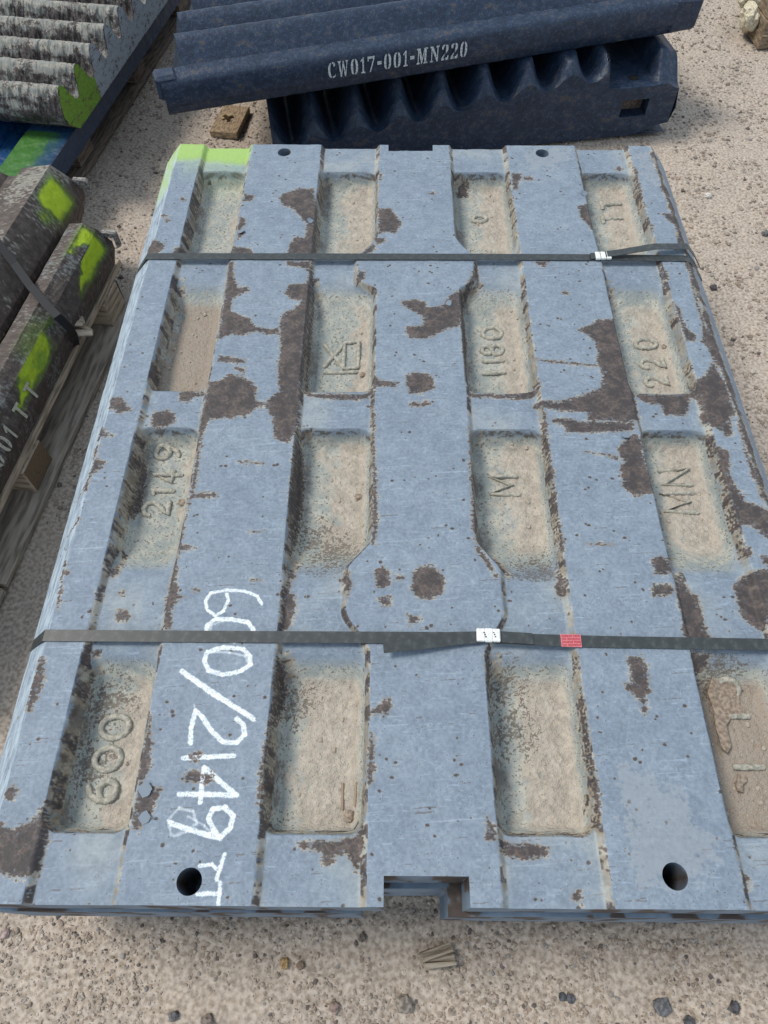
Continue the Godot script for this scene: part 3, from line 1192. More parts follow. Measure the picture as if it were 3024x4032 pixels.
func cast_marks(o: Node3D) -> void:
	var marks := [
		["0", -458, -409, -318, -280], ["0", -457, -413, -268, -231], ["6", -457, -411, -218, -185],
		["9", -464, -417, -860, -828], ["4", -461, -404, -800, -773], ["1", -458, -414, -765, -741], ["2", -465, -416, -730, -696],
		["0", 213, 258, -1200, -1164], ["8", 209, 255, -1147, -1114], ["I", 210, 253, -1102, -1091], ["I", 208, 252, -1066, -1055],
		["0", 551, 598, -1164, -1133], ["2", 553, 602, -1105, -1075], ["2", 553, 599, -1053, -1025],
		["M", 203, 254, -790, -747], ["N", 538, 593, -807, -772], ["M", 531, 592, -753, -709],
		["T", 553, 602, -1660, -1630], ["T", 547, 596, -1603, -1573], ["o", 215, 250, -1600, -1570],
		["O", 542, 580, -382, -350], ["I", 537, 586, -328, -317], ["I", 544, 588, -248, -239]]
	var film := tri_mat(noise_tex(63, 0.03, 4, [Color(0.52, 0.51, 0.47), Color(0.60, 0.60, 0.56), Color(0.68, 0.66, 0.61)], [0.3, 0.5, 0.7]), normal_tex(64, 0.06, 3, 5.0), 0.9, 5.0)
	for g in marks:
		var s := Shell.new()
		var x0: float = g[1] * 0.001
		var x1: float = g[2] * 0.001
		var z0: float = g[3] * 0.001
		var z1: float = g[4] * 0.001
		for l in glyph(g[0]):
			var pts := []
			for q in l:
				var x := lerpf(x1, x0, q.y)
				var z := lerpf(z1, z0, q.x)
				pts.append(Vector3(x, height(x, z) + 0.0014, z))
			bar_into(s, pts, 0.0052, 8, 0.95)
		part("raised_letter" if g[0] in ["M", "N", "T", "o", "O"] else "raised_numeral", s.done(), film, o)
	# the foundry's raised mark: a base bar, a square and a crossed stroke beside it
	var s := Shell.new()
	for l in [[-137, -1062, -65, -1062], [-96, -1150, -96, -1074], [-96, -1074, -64, -1074], [-64, -1074, -64, -1150], [-64, -1150, -96, -1150], [-140, -1144, -98, -1080], [-138, -1078, -98, -1144]]:
		var pts := []
		for k in 6:
			var x := lerpf(l[0], l[2], k / 5.0) * 0.001
			var z := lerpf(l[1], l[3], k / 5.0) * 0.001
			pts.append(Vector3(x, height(x, z) + 0.0012, z))
		bar_into(s, pts, 0.0046, 8, 0.95)
	part("raised_emblem", s.done(), film, o)
	# two thin ribs at the near end of the second row's pocket
	for l in [[-65, -215, -64, -178], [-44, -215, -45, -182]]:
		var q := Shell.new()
		var pts := []
		for k in 4:
			var x := lerpf(l[0], l[2], k / 3.0) * 0.001
			var z := lerpf(l[1], l[3], k / 3.0) * 0.001
			pts.append(Vector3(x, height(x, z) + 0.001, z))
		bar_into(q, pts, 0.0022, 6, 1.0)
		part("raised_rib", q.done(), plain_mat(Color(0.55, 0.49, 0.42), 0.9), o)


# ==================================================================== the ground
func ground_y(x: float, z: float) -> float:
	return 0.010 * n_low.get_noise_2d(x * 260.0, z * 260.0) + 0.0035 * n_mid.get_noise_2d(x * 500.0, z * 500.0) + 0.0028 * n_mid.get_noise_2d(x * 1700.0, z * 1700.0) - 0.004


func ground_row(j: int) -> void:
	var vs := PackedVector3Array()
	vs.resize(xs.size())
	for k in xs.size():
		var x := xs[k]
		var z := zs[j]
		var y := ground_y(x, z)
		if z < 1.0 and z > -5.0 and absf(x) < 2.8:
			y += 0.0022 * n_fine.get_noise_2d(x * 650.0, z * 650.0) + 0.0016 * n_grain.get_noise_2d(x * 500.0, z * 500.0)
		vs[k] = Vector3(x, y, z)
	rows_c[j] = vs


func ground() -> void:
	xs = lines([-60, -12, -4, -2.4], 12.0)
	xs.append_array(lines([-2.39, -1.0, 1.0, 2.6], 0.009))
	xs.append_array(lines([2.7, 4.0, 12.0, 60.0], 12.0))
	zs = lines([-80, -20, -8, -4.9], 12.0)
	zs.append_array(lines([-4.88, -1.2], 0.012))
	zs.append_array(lines([-1.19, -0.35], 0.02))
	zs.append_array(lines([-0.34, 0.75], 0.006))
	zs.append_array(lines([0.8, 3.0, 12.0, 60.0], 12.0))
	var nx := xs.size()
	var nz := zs.size()
	rows_c = []
	rows_c.resize(nz)
	var id := WorkerThreadPool.add_group_task(ground_row, nz, -1, true)
	WorkerThreadPool.wait_for_group_task_completion(id)
	var v := PackedVector3Array()
	for j in nz:
		v.append_array(rows_c[j])
	var n := PackedVector3Array()
	n.resize(v.size())
	var c := PackedColorArray()
	c.resize(v.size())
	for j in nz:
		for k in nx:
			var at := j * nx + k
			var dx := v[j * nx + mini(k + 1, nx - 1)] - v[j * nx + maxi(k - 1, 0)]
			var dz := v[mini(j + 1, nz - 1) * nx + k] - v[maxi(j - 1, 0) * nx + k]
			n[at] = dz.cross(dx).normalized()
			var p := v[at]
			var lo := n_low.get_noise_2d(p.x * 500.0 + 31.0, p.z * 500.0)
			var mi := n_mid.get_noise_2d(p.x * 700.0, p.z * 700.0)
			var b := 1.0 + 0.16 * lo + 0.10 * mi
			c[at] = Color(b, b * (1.0 - 0.02 * lo), b * (1.0 - 0.05 * lo))
	var idx := PackedInt32Array()
	for j in nz - 1:
		for k in nx - 1:
			var a := j * nx + k
			idx.append_array([a, a + 1, a + nx + 1, a, a + nx + 1, a + nx])
	var arr := []
	arr.resize(Mesh.ARRAY_MAX)
	arr[Mesh.ARRAY_VERTEX] = v
	arr[Mesh.ARRAY_NORMAL] = n
	arr[Mesh.ARRAY_COLOR] = c
	arr[Mesh.ARRAY_INDEX] = idx
	var m := ArrayMesh.new()
	m.add_surface_from_arrays(Mesh.PRIMITIVE_TRIANGLES, arr)
	var mat := tri_mat(noise_tex(71, 0.045, 5, [Color(0.53, 0.485, 0.435), Color(0.625, 0.58, 0.53), Color(0.665, 0.62, 0.57), Color(0.72, 0.68, 0.635)], [0.22, 0.45, 0.56, 0.80], 1024), normal_tex(72, 0.045, 2, 5.0, 1024, FastNoiseLite.TYPE_CELLULAR), 0.95, 1.7, 0.35)
	mat.vertex_color_use_as_albedo = true
	var g := part("ground", m, mat, self)
	tag(g, "dusty tan gravel ground of the yard", "", "", "structure")
	# gravel: grains and small stones pressed into the ground, one mass
	var shapes := [stone_mesh(1, 4, 6), stone_mesh(2, 4, 7), stone_mesh(3, 3, 6)]
	var tints := [Color(0.64, 0.59, 0.54), Color(0.60, 0.55, 0.50), Color(0.67, 0.63, 0.58), Color(0.57, 0.525, 0.48), Color(0.72, 0.685, 0.64), Color(0.62, 0.56, 0.515), Color(0.585, 0.57, 0.555), Color(0.40, 0.375, 0.365)]
	var gm := tri_mat(noise_tex(73, 0.05, 3, [Color(0.80, 0.79, 0.78), Color(1, 1, 1)], [0.3, 0.7], 256), null, 0.95, 12.0)
	gm.vertex_color_use_as_albedo = true
	var host := thing("gravel", "loose grains and small stones spread over the yard floor", "gravel")
	host.set_meta("kind", "stuff")
	for w in 3:
		var places := []
		var cols := []
		for k in 75000:
			var x := 0.0
			var z := 0.0
			var r := 0.0
			var far := rng.randf() < 0.50
			if far:
				x = rng.randf_range(-1.9, 2.4)
				z = rng.randf_range(-4.6, -0.9)
				if absf(x - 0.07) < 0.55 and z > -1.7:
					continue
				r = 0.0020 + 0.0070 * pow(rng.randf(), 3.6)
			else:
				x = rng.randf_range(-0.85, 1.0)
				z = rng.randf_range(-0.22, 0.56)
				if rng.randf() < 0.35:
					continue
				r = 0.0010 + 0.0042 * pow(rng.randf(), 5.0)
			if n_low.get_noise_2d(x * 900.0, z * 900.0 + 60.0) < rng.randf_range(-0.5, 0.25):
				continue
			var b := Basis.from_euler(Vector3(rng.randf() * TAU, rng.randf() * TAU, rng.randf() * TAU)).scaled(Vector3(r, r * rng.randf_range(0.5, 0.85), r * rng.randf_range(0.7, 1.25)))
			places.append(Transform3D(b, Vector3(x, ground_y(x, z) + r * rng.randf_range(-0.35, 0.25), z)))
			var t: Color = tints[mini(7, int(pow(rng.randf(), 1.6) * 8.01))]
			cols.append(t.srgb_to_linear() * rng.randf_range(0.86, 1.16))
		var mm := MultiMesh.new()
		mm.transform_format = MultiMesh.TRANSFORM_3D
		mm.use_colors = true
		mm.mesh = shapes[w]
		mm.instance_count = places.size()
		for k in places.size():
			mm.set_instance_transform(k, places[k])
			mm.set_instance_color(k, cols[k])
		var mi := MultiMeshInstance3D.new()
		mi.name = "grain"
		mi.multimesh = mm
		mi.material_override = gm
		mi.set_meta("kind", "stuff")
		host.add_child(mi, true)


# ==================================================================== the plate below
func lower_plate() -> void:
	var o := thing("lower_jaw_plate", "dark blue steel jaw plate lying under the large chalked plate", "jaw plate", Vector3(0.0, 0.125, 0))
	# outline with a notch at the near end, extruded upwards; chamfered along its edges
	var out := PackedVector2Array([Vector2(-0.60, -1.80), Vector2(0.735, -1.80), Vector2(0.735, -0.040), Vector2(0.096, -0.041), Vector2(0.096, -0.074), Vector2(0.091, -0.078), Vector2(-0.030, -0.077), Vector2(-0.036, -0.072), Vector2(-0.037, -0.044), Vector2(-0.60, -0.043)])
	var s := Shell.new()
	var top := 0.182
	var m := out.size()
	for k in m:
		var a := out[k]
		var b := out[(k + 1) % m]
		var e := b - a
		var nn := Vector3(e.y, 0, -e.x).normalized()
		var seg := maxi(1, int(e.length() / 0.08))
		for j in seg:
			var p := a.lerp(b, float(j) / seg)
			var q := a.lerp(b, float(j + 1) / seg)
			s.quad(Vector3(p.x, top - 0.004, p.y), Vector3(q.x, top - 0.004, q.y), Vector3(q.x, 0.0, q.y), Vector3(p.x, 0.0, p.y), nn)
	var t := Geometry2D.triangulate_polygon(out)
	for y in [top - 0.004, 0.0]:
		for k in range(0, t.size(), 3):
			s.face(Vector3(out[t[k]].x, y, out[t[k]].y), Vector3(out[t[k + 1]].x, y, out[t[k + 1]].y), Vector3(out[t[k + 2]].x, y, out[t[k + 2]].y), Vector3(0, y - 0.09, 0))
	part("plate_body", s.done(), edge_mat(), o)
	var wood := wood_mat(Color(0.46, 0.38, 0.29), 5)
	for k in 2:
		var z: float = [-0.40, -1.42][k]
		var b := thing("timber_bearer", "grey timber bearer under the near end of the stacked blue plates" if k == 0 else "grey timber bearer under the far end of the stacked blue plates", "timber", Vector3(0.07, 0.060, z), "timbers under the blue plates")
		part("beam", boxy(Vector3.ZERO, Vector3(0.62, 0.062, 0.045)), wood, b)


# ==================================================================== straps
func straps() -> void:
	var black := tri_mat(noise_tex(81, 0.02, 4, [Color(0.185, 0.205, 0.21), Color(0.215, 0.235, 0.24), Color(0.27, 0.29, 0.285)], [0.3, 0.6, 0.85]), null, 0.42, 6.0)
	var white := tri_mat(noise_tex(83, 0.03, 3, [Color(0.80, 0.81, 0.80), Color(0.87, 0.88, 0.87)], [0.3, 0.6]), null, 0.4, 8.0)
	# far strap
	var o := thing("strapping_band", "black plastic strap across the blue plate near its far end, doubled at its right", "strap", Vector3(0, YT, 0), "straps round the blue plates")
	var y := 0.0012
	part("band", ribbon([Vector3(-0.612, -0.30, -1.374), Vector3(-0.605, -0.06, -1.372), Vector3(-0.598, -0.044, -1.371), Vector3(-0.562, y, -1.370), Vector3(-0.50, y + 0.001, -1.370), Vector3(0.1, y + 0.0012, -1.372), Vector3(0.47, y + 0.001, -1.373), Vector3(0.69, y, -1.372), Vector3(0.702, y - 0.004, -1.372), Vector3(0.749, -0.052, -1.372), Vector3(0.756, -0.30, -1.372)], Vector3(0, 0, 1), 0.021, 0.0012), black, o)
	part("band", ribbon([Vector3(0.47, y + 0.004, -1.373), Vector3(0.54, y + 0.010, -1.380), Vector3(0.62, y + 0.017, -1.392), Vector3(0.70, y + 0.010, -1.402), Vector3(0.724, y - 0.015, -1.404), Vector3(0.752, -0.05, -1.405)], Vector3(0, 0, 1), 0.020, 0.0012), black, o)
	var s := Shell.new()
	for k in 3:
		box_into(s, Vector3(0.487 + 0.0125 * k, y + 0.0055, -1.3732 - 0.0006 * k), Vector3(0.0057, 0.003, 0.0118), Basis.IDENTITY, 0.0012)
	part("seal", s.done(), white, o)
	# near strap
	var p := thing("strapping_band", "black plastic strap across the middle of the blue plate with pink label and loose tail", "strap", Vector3(0, YT, 0), "straps round the blue plates")
	part("band", ribbon([Vector3(-0.612, -0.30, -0.432), Vector3(-0.606, -0.06, -0.432), Vector3(-0.599, -0.044, -0.432), Vector3(-0.561, y, -0.433), Vector3(-0.2, y + 0.001, -0.4325), Vector3(0.10, y + 0.001, -0.433), Vector3(0.165, y + 0.003, -0.434), Vector3(0.25, y + 0.002, -0.430), Vector3(0.35, y + 0.001, -0.428), Vector3(0.66, y, -0.425), Vector3(0.702, y - 0.004, -0.425), Vector3(0.749, -0.052, -0.425), Vector3(0.756, -0.30, -0.425)], Vector3(0, 0, 1), 0.020, 0.0012), black, p)
	part("loose_tail", ribbon([Vector3(-0.004, y + 0.017, -0.4100), Vector3(0.06, y + 0.012, -0.4185), Vector3(0.12, y + 0.0075, -0.4290), Vector3(0.175, y + 0.005, -0.4345), Vector3(0.24, y + 0.0045, -0.431)], Vector3(0.09, 0, 1).normalized(), 0.0195, 0.0012), black, p)
	var q := Shell.new()
	box_into(q, Vector3(0.1545, y + 0.0085, -0.4355), Vector3(0.0068, 0.0030, 0.0112), Basis.from_euler(Vector3(0, -0.03, 0)), 0.0014)
	box_into(q, Vector3(0.1675, y + 0.0080, -0.4352), Vector3(0.0065, 0.0032, 0.0118), Basis.from_euler(Vector3(0, -0.03, 0)), 0.0014)
	box_into(q, Vector3(0.1800, y + 0.0085, -0.4348), Vector3(0.0062, 0.0030, 0.0112), Basis.from_euler(Vector3(0, -0.03, 0)), 0.0014)
	var seal := part("seal", q.done(), white, p)
	var ink := plain_mat(Color(0.12, 0.13, 0.15), 0.7)
	for k in 2:
		var d := Shell.new()
		for j in 3:
			box_into(d, Vector3(0.1600 + 0.0155 * k + 0.0012 * j, y + 0.0118, -0.4385 + 0.0035 * j), Vector3(0.0012, 0.0002, 0.0009), Basis.IDENTITY, 0.0)
		part("printed_mark", d.done(), ink, seal)
	var pink := tri_mat(noise_tex(84, 0.05, 3, [Color(0.74, 0.40, 0.43), Color(0.80, 0.48, 0.50)], [0.3, 0.7]), null, 0.6, 8.0)
	var lab := part("paper_label", boxy(Vector3(0.302, y + 0.0030, -0.4290), Vector3(0.0165, 0.0006, 0.0108), Basis.from_euler(Vector3(0, -0.02, 0)), 0.0002), pink, p)
	var red := plain_mat(Color(0.58, 0.12, 0.20), 0.7)
	for r in 4:
		text_part("label_print", "SIGNODE SIG" if r % 2 else "NODE SIGNODE", Vector3(0.302, y + 0.0038, -0.4290 + (r - 1.5) * 0.0052), Vector3(-1, 0, 0.02), Vector3(0, 0, 1), 0.0040, 0.030, red, lab, "Droid Sans", true)


# lettering: laid along "along", its tops towards "up", fitted to a width
func text_part(called: String, txt: String, at: Vector3, along: Vector3, up: Vector3, cap: float, width: float, mat: Material, parent: Node, font := "Droid Sans", bold := false) -> MeshInstance3D:
	var tm := TextMesh.new()
	var sf := SystemFont.new()
	sf.font_names = PackedStringArray([font])
	sf.font_weight = 700 if bold else 400
	tm.font = sf
	tm.text = txt
	tm.font_size = 64
	tm.pixel_size = 0.01
	tm.depth = 0.02
	tm.curve_step = 2.0
	var am := ArrayMesh.new()
	var arr := tm.get_mesh_arrays()
	var vs: PackedVector3Array = arr[Mesh.ARRAY_VERTEX]
	var lo := Vector3(1e9, 1e9, 1e9)
	var hi := -lo
	for v in vs:
		lo = lo.min(v)
		hi = hi.max(v)
	var nrm := along.cross(up).normalized()
	var b := Basis(along.normalized() * width / (hi.x - lo.x), up.normalized() * cap / (hi.y - lo.y), nrm * 0.012)
	var ns: PackedVector3Array = arr[Mesh.ARRAY_NORMAL]
	for k in vs.size():
		vs[k] = b * (vs[k] - (lo + hi) * 0.5) + at
		ns[k] = (b.inverse().transposed() * ns[k]).normalized()
	arr[Mesh.ARRAY_VERTEX] = vs
	arr[Mesh.ARRAY_NORMAL] = ns
	arr[Mesh.ARRAY_TANGENT] = null
	am.add_surface_from_arrays(Mesh.PRIMITIVE_TRIANGLES, arr)
	return part(called, am, mat, parent)


# ==================================================================== wood
func wood_mat(c: Color, sd: int, uvs := Vector2(1.2, 9.0)) -> StandardMaterial3D:
	var m := StandardMaterial3D.new()
	m.albedo_texture = noise_tex(sd, 0.018, 5, [c.darkened(0.24), c.darkened(0.08), c, c.lightened(0.10)], [0.28, 0.42, 0.55, 0.8])
	m.normal_enabled = true
	m.normal_texture = normal_tex(sd, 0.018, 5, 4.0)
	m.roughness = 0.92
	m.uv1_scale = Vector3(uvs.x, uvs.y, 1)
	return m


# ==================================================================== the navy plates behind
var mirror_noise := FastNoiseLite.new()


func navy_row(y: int) -> void:
	# along (u) and round the outline (v) of a navy plate: dusty, scratched, rust on the crests
	var w := 768
	var out := PackedByteArray()
	out.resize(w * 4)
	for k in w:
		var x := k * 2.2
		var z := y * 2.2
		var lo := n_low.get_noise_2d(x, z * 1.4)
		var mi := n_mid.get_noise_2d(x * 0.7, z)
		var fi := n_fine.get_noise_2d(x * 0.8, z)
		var gr := n_grain.get_noise_2d(x, z * 0.8)
		var c := Color(0.080, 0.140, 0.220).lerp(Color(0.125, 0.195, 0.290), clampf(0.5 + lo + 0.5 * mi, 0, 1))
		c = c.lerp(Color(0.27, 0.34, 0.42), clampf(0.9 * mi + 0.7 * fi - 0.16, 0, 0.6))
		if lo + 0.8 * mi + 0.5 * fi > 0.62:
			c = c.lerp(Color(0.26, 0.22, 0.20), 0.6)
		if lo + 0.6 * fi > 0.30 and mi > -0.1:
			c = c.lerp(Color(0.33, 0.31, 0.30), clampf((lo + 0.6 * fi - 0.30) * 1.6, 0, 0.4))
		if gr + fi > 0.80:
			c = c.lerp(Color(0.42, 0.42, 0.41), 0.5)
		if gr + 0.6 * fi < -0.95:
			c = c.darkened(0.35)
		put(out, k * 4, c)
	rows_a[y] = out


func navy_plates() -> void:
	var tex: Array = bake(768, 768, navy_row)
	var mat := StandardMaterial3D.new()
	mat.albedo_texture = tex[0]
	mat.roughness = 0.5
	mat.metallic_specular = 0.45
	mat.normal_enabled = true
	mat.normal_texture = normal_tex(91, 0.05, 4, 5.0, 1024)
	mat.normal_scale = 0.28
	# ---- lower one: ribs run away from the viewer and end as rounded noses over its front face
	var o := thing("navy_jaw_plate", "dark navy ribbed jaw plate on the gravel, the lower of the navy pair", "jaw plate", Vector3(-0.40, 0.0, -2.36), "navy jaw plates")
	var L := Vector3(0.985, 0, -0.172)
	var A := Vector3(-0.172, 0, -0.985)
	var us := lines([0.0, 1.175, 1.205, 1.228, 1.253, 1.352, 1.365, 1.385, 1.452], 0.009)
	var ws := lines([0.0, 0.012, 0.05, 0.14, 0.6, 1.25], 0.011)
	var s := Shell.new()
	var ids := []
	for j in ws.size():
		var row := []
		for k in us.size():
			row.append(s.vert(L * us[k] + A * ws[j] + UP * navy_top(us[k], ws[j]), UP, Vector2(us[k] * 1.1, ws[j] * 1.3)))
		ids.append(row)
	for j in ws.size():
		for k in us.size():
			var dx: Vector3 = s.v[ids[j][mini(k + 1, us.size() - 1)]] - s.v[ids[j][maxi(k - 1, 0)]]
			var dz: Vector3 = s.v[ids[mini(j + 1, ws.size() - 1)][k]] - s.v[ids[maxi(j - 1, 0)][k]]
			var nn := dx.cross(dz).normalized()
			s.n[ids[j][k]] = nn if nn.y > 0 else -nn
	for j in ws.size() - 1:
		for k in us.size() - 1:
			s.tri(ids[j][k], ids[j][k + 1], ids[j + 1][k + 1])
			s.tri(ids[j][k], ids[j + 1][k + 1], ids[j + 1][k])
	# front face with its slot cut right through, ends and back
	var low := 0.012
	for k in us.size() - 1:
		var a := L * us[k]
		var b := L * us[k + 1]
		var ya := navy_top(us[k], 0.0)
		var yb := navy_top(us[k + 1], 0.0)
		var la := low + 0.035 * sm(1.30, 1.452, us[k])
		var lb := low + 0.035 * sm(1.30, 1.452, us[k + 1])
		var uv := Vector2(us[k] * 1.1, 0.3)
		var cuts := [[la, lb, ya, yb]]
		if us[k] > 1.2525 and us[k + 1] < 1.3525:
			cuts = [[la, lb, 0.082, 0.084], [0.142, 0.144, ya, yb]]
			s.quad(a + UP * 0.082, b + UP * 0.084, b + UP * 0.084 + A * 0.05, a + UP * 0.082 + A * 0.05, UP, uv)
			s.quad(a + UP * 0.142, b + UP * 0.144, b + UP * 0.144 + A * 0.05, a + UP * 0.142 + A * 0.05, Vector3.DOWN, uv)
		for q in cuts:
			s.quad(a + UP * q[0], b + UP * q[1], b + UP * q[3], a + UP * q[2], -A, uv)
	for e in [[1.253, 1.0], [1.352, -1.0]]:
		var a: Vector3 = L * e[0]
		s.quad(a + UP * 0.082, a + UP * 0.143, a + UP * 0.143 + A * 0.05, a + UP * 0.082 + A * 0.05, L * e[1])
	for e in [[0, -1.0], [us.size() - 1, 1.0]]:
		for j in ws.size() - 1:
			var u: float = us[e[0]]
			var lw := low + 0.035 * sm(1.30, 1.452, u)
			var bulge := 0.012 if e[0] > 0 else 0.0
			var a := L * u + A * ws[j]
			var b := L * u + A * ws[j + 1]
			var ta := navy_top(u, ws[j])
			var tb := navy_top(u, ws[j + 1])
			s.quad(a + UP * ta, b + UP * tb, b + UP * tb * 0.6 + L * bulge, a + UP * ta * 0.6 + L * bulge, L * e[1], Vector2(ws[j], 0))
			s.quad(a + UP * ta * 0.6 + L * bulge, b + UP * tb * 0.6 + L * bulge, b + UP * lw, a + UP * lw, L * e[1], Vector2(ws[j], 0.2))
	s.quad(A * 1.25 + UP * low, L * 1.452 + A * 1.25 + UP * low, L * 1.452 + A * 1.25 + UP * 0.25, A * 1.25 + UP * 0.25, A)
	s.quad(UP * low, L * 1.452 + UP * low, L * 1.452 + A * 1.25 + UP * low, A * 1.25 + UP * low, Vector3.DOWN)
	part("ribbed_body", s.done(), mat, o)
	# dusty metal at the back of the slot, and the lifting hole in the recess above it
	var dusty := tri_mat(noise_tex(92, 0.03, 4, [Color(0.30, 0.27, 0.25), Color(0.45, 0.40, 0.37)], [0.3, 0.7]), null, 0.9, 5.0)
	part("slot_wall", boxy(L * 1.3025 + A * 0.056 + UP * 0.113, Vector3(0.0495, 0.030, 0.006), Basis(L, UP, -A), 0.001), dusty, o)
	var hole := CylinderMesh.new()
	hole.top_radius = 0.017
	hole.bottom_radius = 0.017
	hole.height = 0.006
	part("lifting_hole", hole, plain_mat(Color(0.03, 0.03, 0.035), 0.9), o, L * 1.30 + A * 0.062 + UP * (navy_top(1.30, 0.062) - 0.0005))
	# ---- upper one: ribs across the view, turned a little and resting on the first
	var p := thing("navy_jaw_plate", "dark navy corrugated jaw plate with white stencilled code along its front edge", "jaw plate", Vector3(-0.684, 0.285, -2.204), "navy jaw plates")
	var L2 := Vector3(0.954, 0, -0.300)
	var A2 := Vector3(-0.300, 0, -0.954)
	var prof := PackedVector2Array([Vector2(0.018, 0.0), Vector2(0.014, 0.004), Vector2(0.011, 0.029), Vector2(0.002, 0.034), Vector2(-0.001, 0.05), Vector2(0.0, 0.094), Vector2(0.006, 0.105), Vector2(0.016, 0.110), Vector2(0.045, 0.113), Vector2(0.058, 0.117)])
	for k in 61:
		var q := 0.062 + 0.0133 * k
		var f := fposmod((q - 0.062) / 0.133, 1.0)
		prof.append(Vector2(q, 0.110 + 0.062 * pow(0.5 - 0.5 * cos(TAU * f), 0.62)))
	prof.append(Vector2(0.90, 0.12))
	prof.append(Vector2(0.92, 0.0))
	var start := func(q: Vector2) -> float:
		if q.x < 0.05:
			return 0.0
		var rib := int((q.x - 0.062) / 0.133)
		return 0.062 + 0.047 * rib + [0.012, -0.006, 0.008, 0.0][clampi(rib, 0, 3)]
	var stop := func(q: Vector2) -> float:
		return 0.0 if q.x < 0.05 else -0.02
	var mat2: StandardMaterial3D = mat.duplicate()
	mat2.uv1_scale = Vector3(2.2, 2.6, 1)
	var body := part("corrugated_body", sweep(prof, L2, A2, 1.79, 120, 50.0, 0.0016, start, stop), mat2, p)
	body.set_meta("label", "")
	body.remove_meta("label")
	# lug with a hole at its left end
	var lug := Shell.new()
	box_into(lug, L2 * 0.018 + A2 * 0.033 + UP * 0.084, Vector3(0.034, 0.036, 0.027), Basis(L2, UP, -A2), 0.009, 0.003)
	part("lug", lug.done(), mat2, p)
	var lh := CylinderMesh.new()
	lh.top_radius = 0.013
	lh.bottom_radius = 0.013
	lh.height = 0.008
	part("lug_hole", lh, plain_mat(Color(0.03, 0.03, 0.035), 0.9), p, L2 * 0.026 + A2 * 0.046 + UP * 0.1095)
	# square end block at the right
	part("end_block", boxy(L2 * 1.79 + A2 * 0.075 + UP * 0.058, Vector3(0.055, 0.055, 0.075), Basis(L2, UP, -A2), 0.012, 0.003), mat2, p)
	var white := tri_mat(noise_tex(93, 0.05, 4, [Color(0.42, 0.45, 0.48), Color(0.70, 0.74, 0.76), Color(0.80, 0.83, 0.84)], [0.25, 0.40, 0.7]), null, 0.8, 6.0)
	var code := "CW017-001-MN220"
	var at := 0.514
	for ch in code:
		var wide := {"W": 0.034, "M": 0.037, "N": 0.031, "-": 0.014, "1": 0.015}.get(ch, 0.0235) as float
		var tall: float = 0.010 if ch == "-" else 0.047
		var where := L2 * (at + wide * 0.5) - A2 * 0.0038 + UP * 0.066
		text_part("stencilled_character", ch, where, L2, UP, tall, wide, white, p, "Droid Serif", true)
		if ch in ["C", "0", "2"]:
			part("stencil_gap", boxy(where - A2 * 0.0009, Vector3(0.0016, 0.027, 0.0006), Basis(L2, UP, -A2), 0.0), mat2, p)
		at += wide + 0.0085


func navy_top(u: float, w: float) -> float:
	var base := 0.128 + 0.105 * clampf((u - 0.45) / 0.75, -0.5, 1.0)
	if u > 1.175:
		var flat := 0.190 + 0.075 * sm(0.0, 0.10, w) * sm(1.36, 1.38, u)
		var rec := sm(1.205, 1.23, u) * (1.0 - sm(1.355, 1.385, u))
		var yy := lerpf(flat + 0.05 * sm(0.01, 0.12, w) * (1.0 - sm(1.18, 1.21, u)), 0.186, rec)
		return yy - 0.02 * sm(1.40, 1.452, u)
	var f := 0.5 - 0.5 * cos(TAU * (u - 0.519) / 0.1495)
	var crest := pow(f, 1.15)
	var rise := 0.066 * crest * (0.55 + 0.45 * sm(0.0, 0.02, w)) + 0.075 * crest * sm(0.0, 0.13, w)
	return minf(minf(base, 0.215) + rise, 0.283) - 0.012 * (1.0 - crest) * sm(0.02, 0.15, w) + 0.0015 * n_mid.get_noise_2d(u * 900.0, w * 500.0)


# ==================================================================== the pallet stack far left
func weathered_row_for(base: Color, pale: Color, dark: Color, y: int, w: int, sx: float, sz: float, lime_to: float, lime_v0: float, lime_v1: float, off: float, thr: float, arc := 3.34) -> void:
	var out := PackedByteArray()
	out.resize(w * 4)
	for k in w:
		var x := k * sx + off
		var z := y * sz + off
		var lo := n_low.get_noise_2d(x, z)
		var mi := n_mid.get_noise_2d(x * 0.5, z)
		var fi := n_fine.get_noise_2d(x * 0.6, z)
		var gr := n_grain.get_noise_2d(x, z)
		var c := base.lerp(pale, clampf(0.4 + 1.2 * mi + 0.6 * lo, 0, 1))
		var f := 0.9 * lo + 0.8 * mi + 0.55 * fi + 0.25 * gr - thr
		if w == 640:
			# rust and painted-in shading darken steep flanks and valleys, the crests are rubbed pale
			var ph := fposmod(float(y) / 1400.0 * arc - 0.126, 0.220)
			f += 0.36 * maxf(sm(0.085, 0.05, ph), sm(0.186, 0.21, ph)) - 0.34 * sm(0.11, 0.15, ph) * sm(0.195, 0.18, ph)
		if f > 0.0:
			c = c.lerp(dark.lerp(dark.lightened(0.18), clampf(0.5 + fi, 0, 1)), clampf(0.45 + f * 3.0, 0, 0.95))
		if gr > 0.55:
			c = c.darkened(0.18)
		var u := float(k) / w
		var vv := float(y) / 512.0
		if u < lime_to * 1.4 and vv > lime_v0 and vv < lime_v1:
			var s := sm(lime_to * 1.15, lime_to * 0.75, u + 0.02 * mi + 0.01 * fi) * sm(lime_v0, lime_v0 + 0.05, vv) * sm(lime_v1, lime_v1 - 0.02, vv)
			c = c.lerp(Color(0.52, 0.68, 0.13), clampf(s, 0, 0.93))
		put(out, k * 4, c)
	rows_a[y] = out


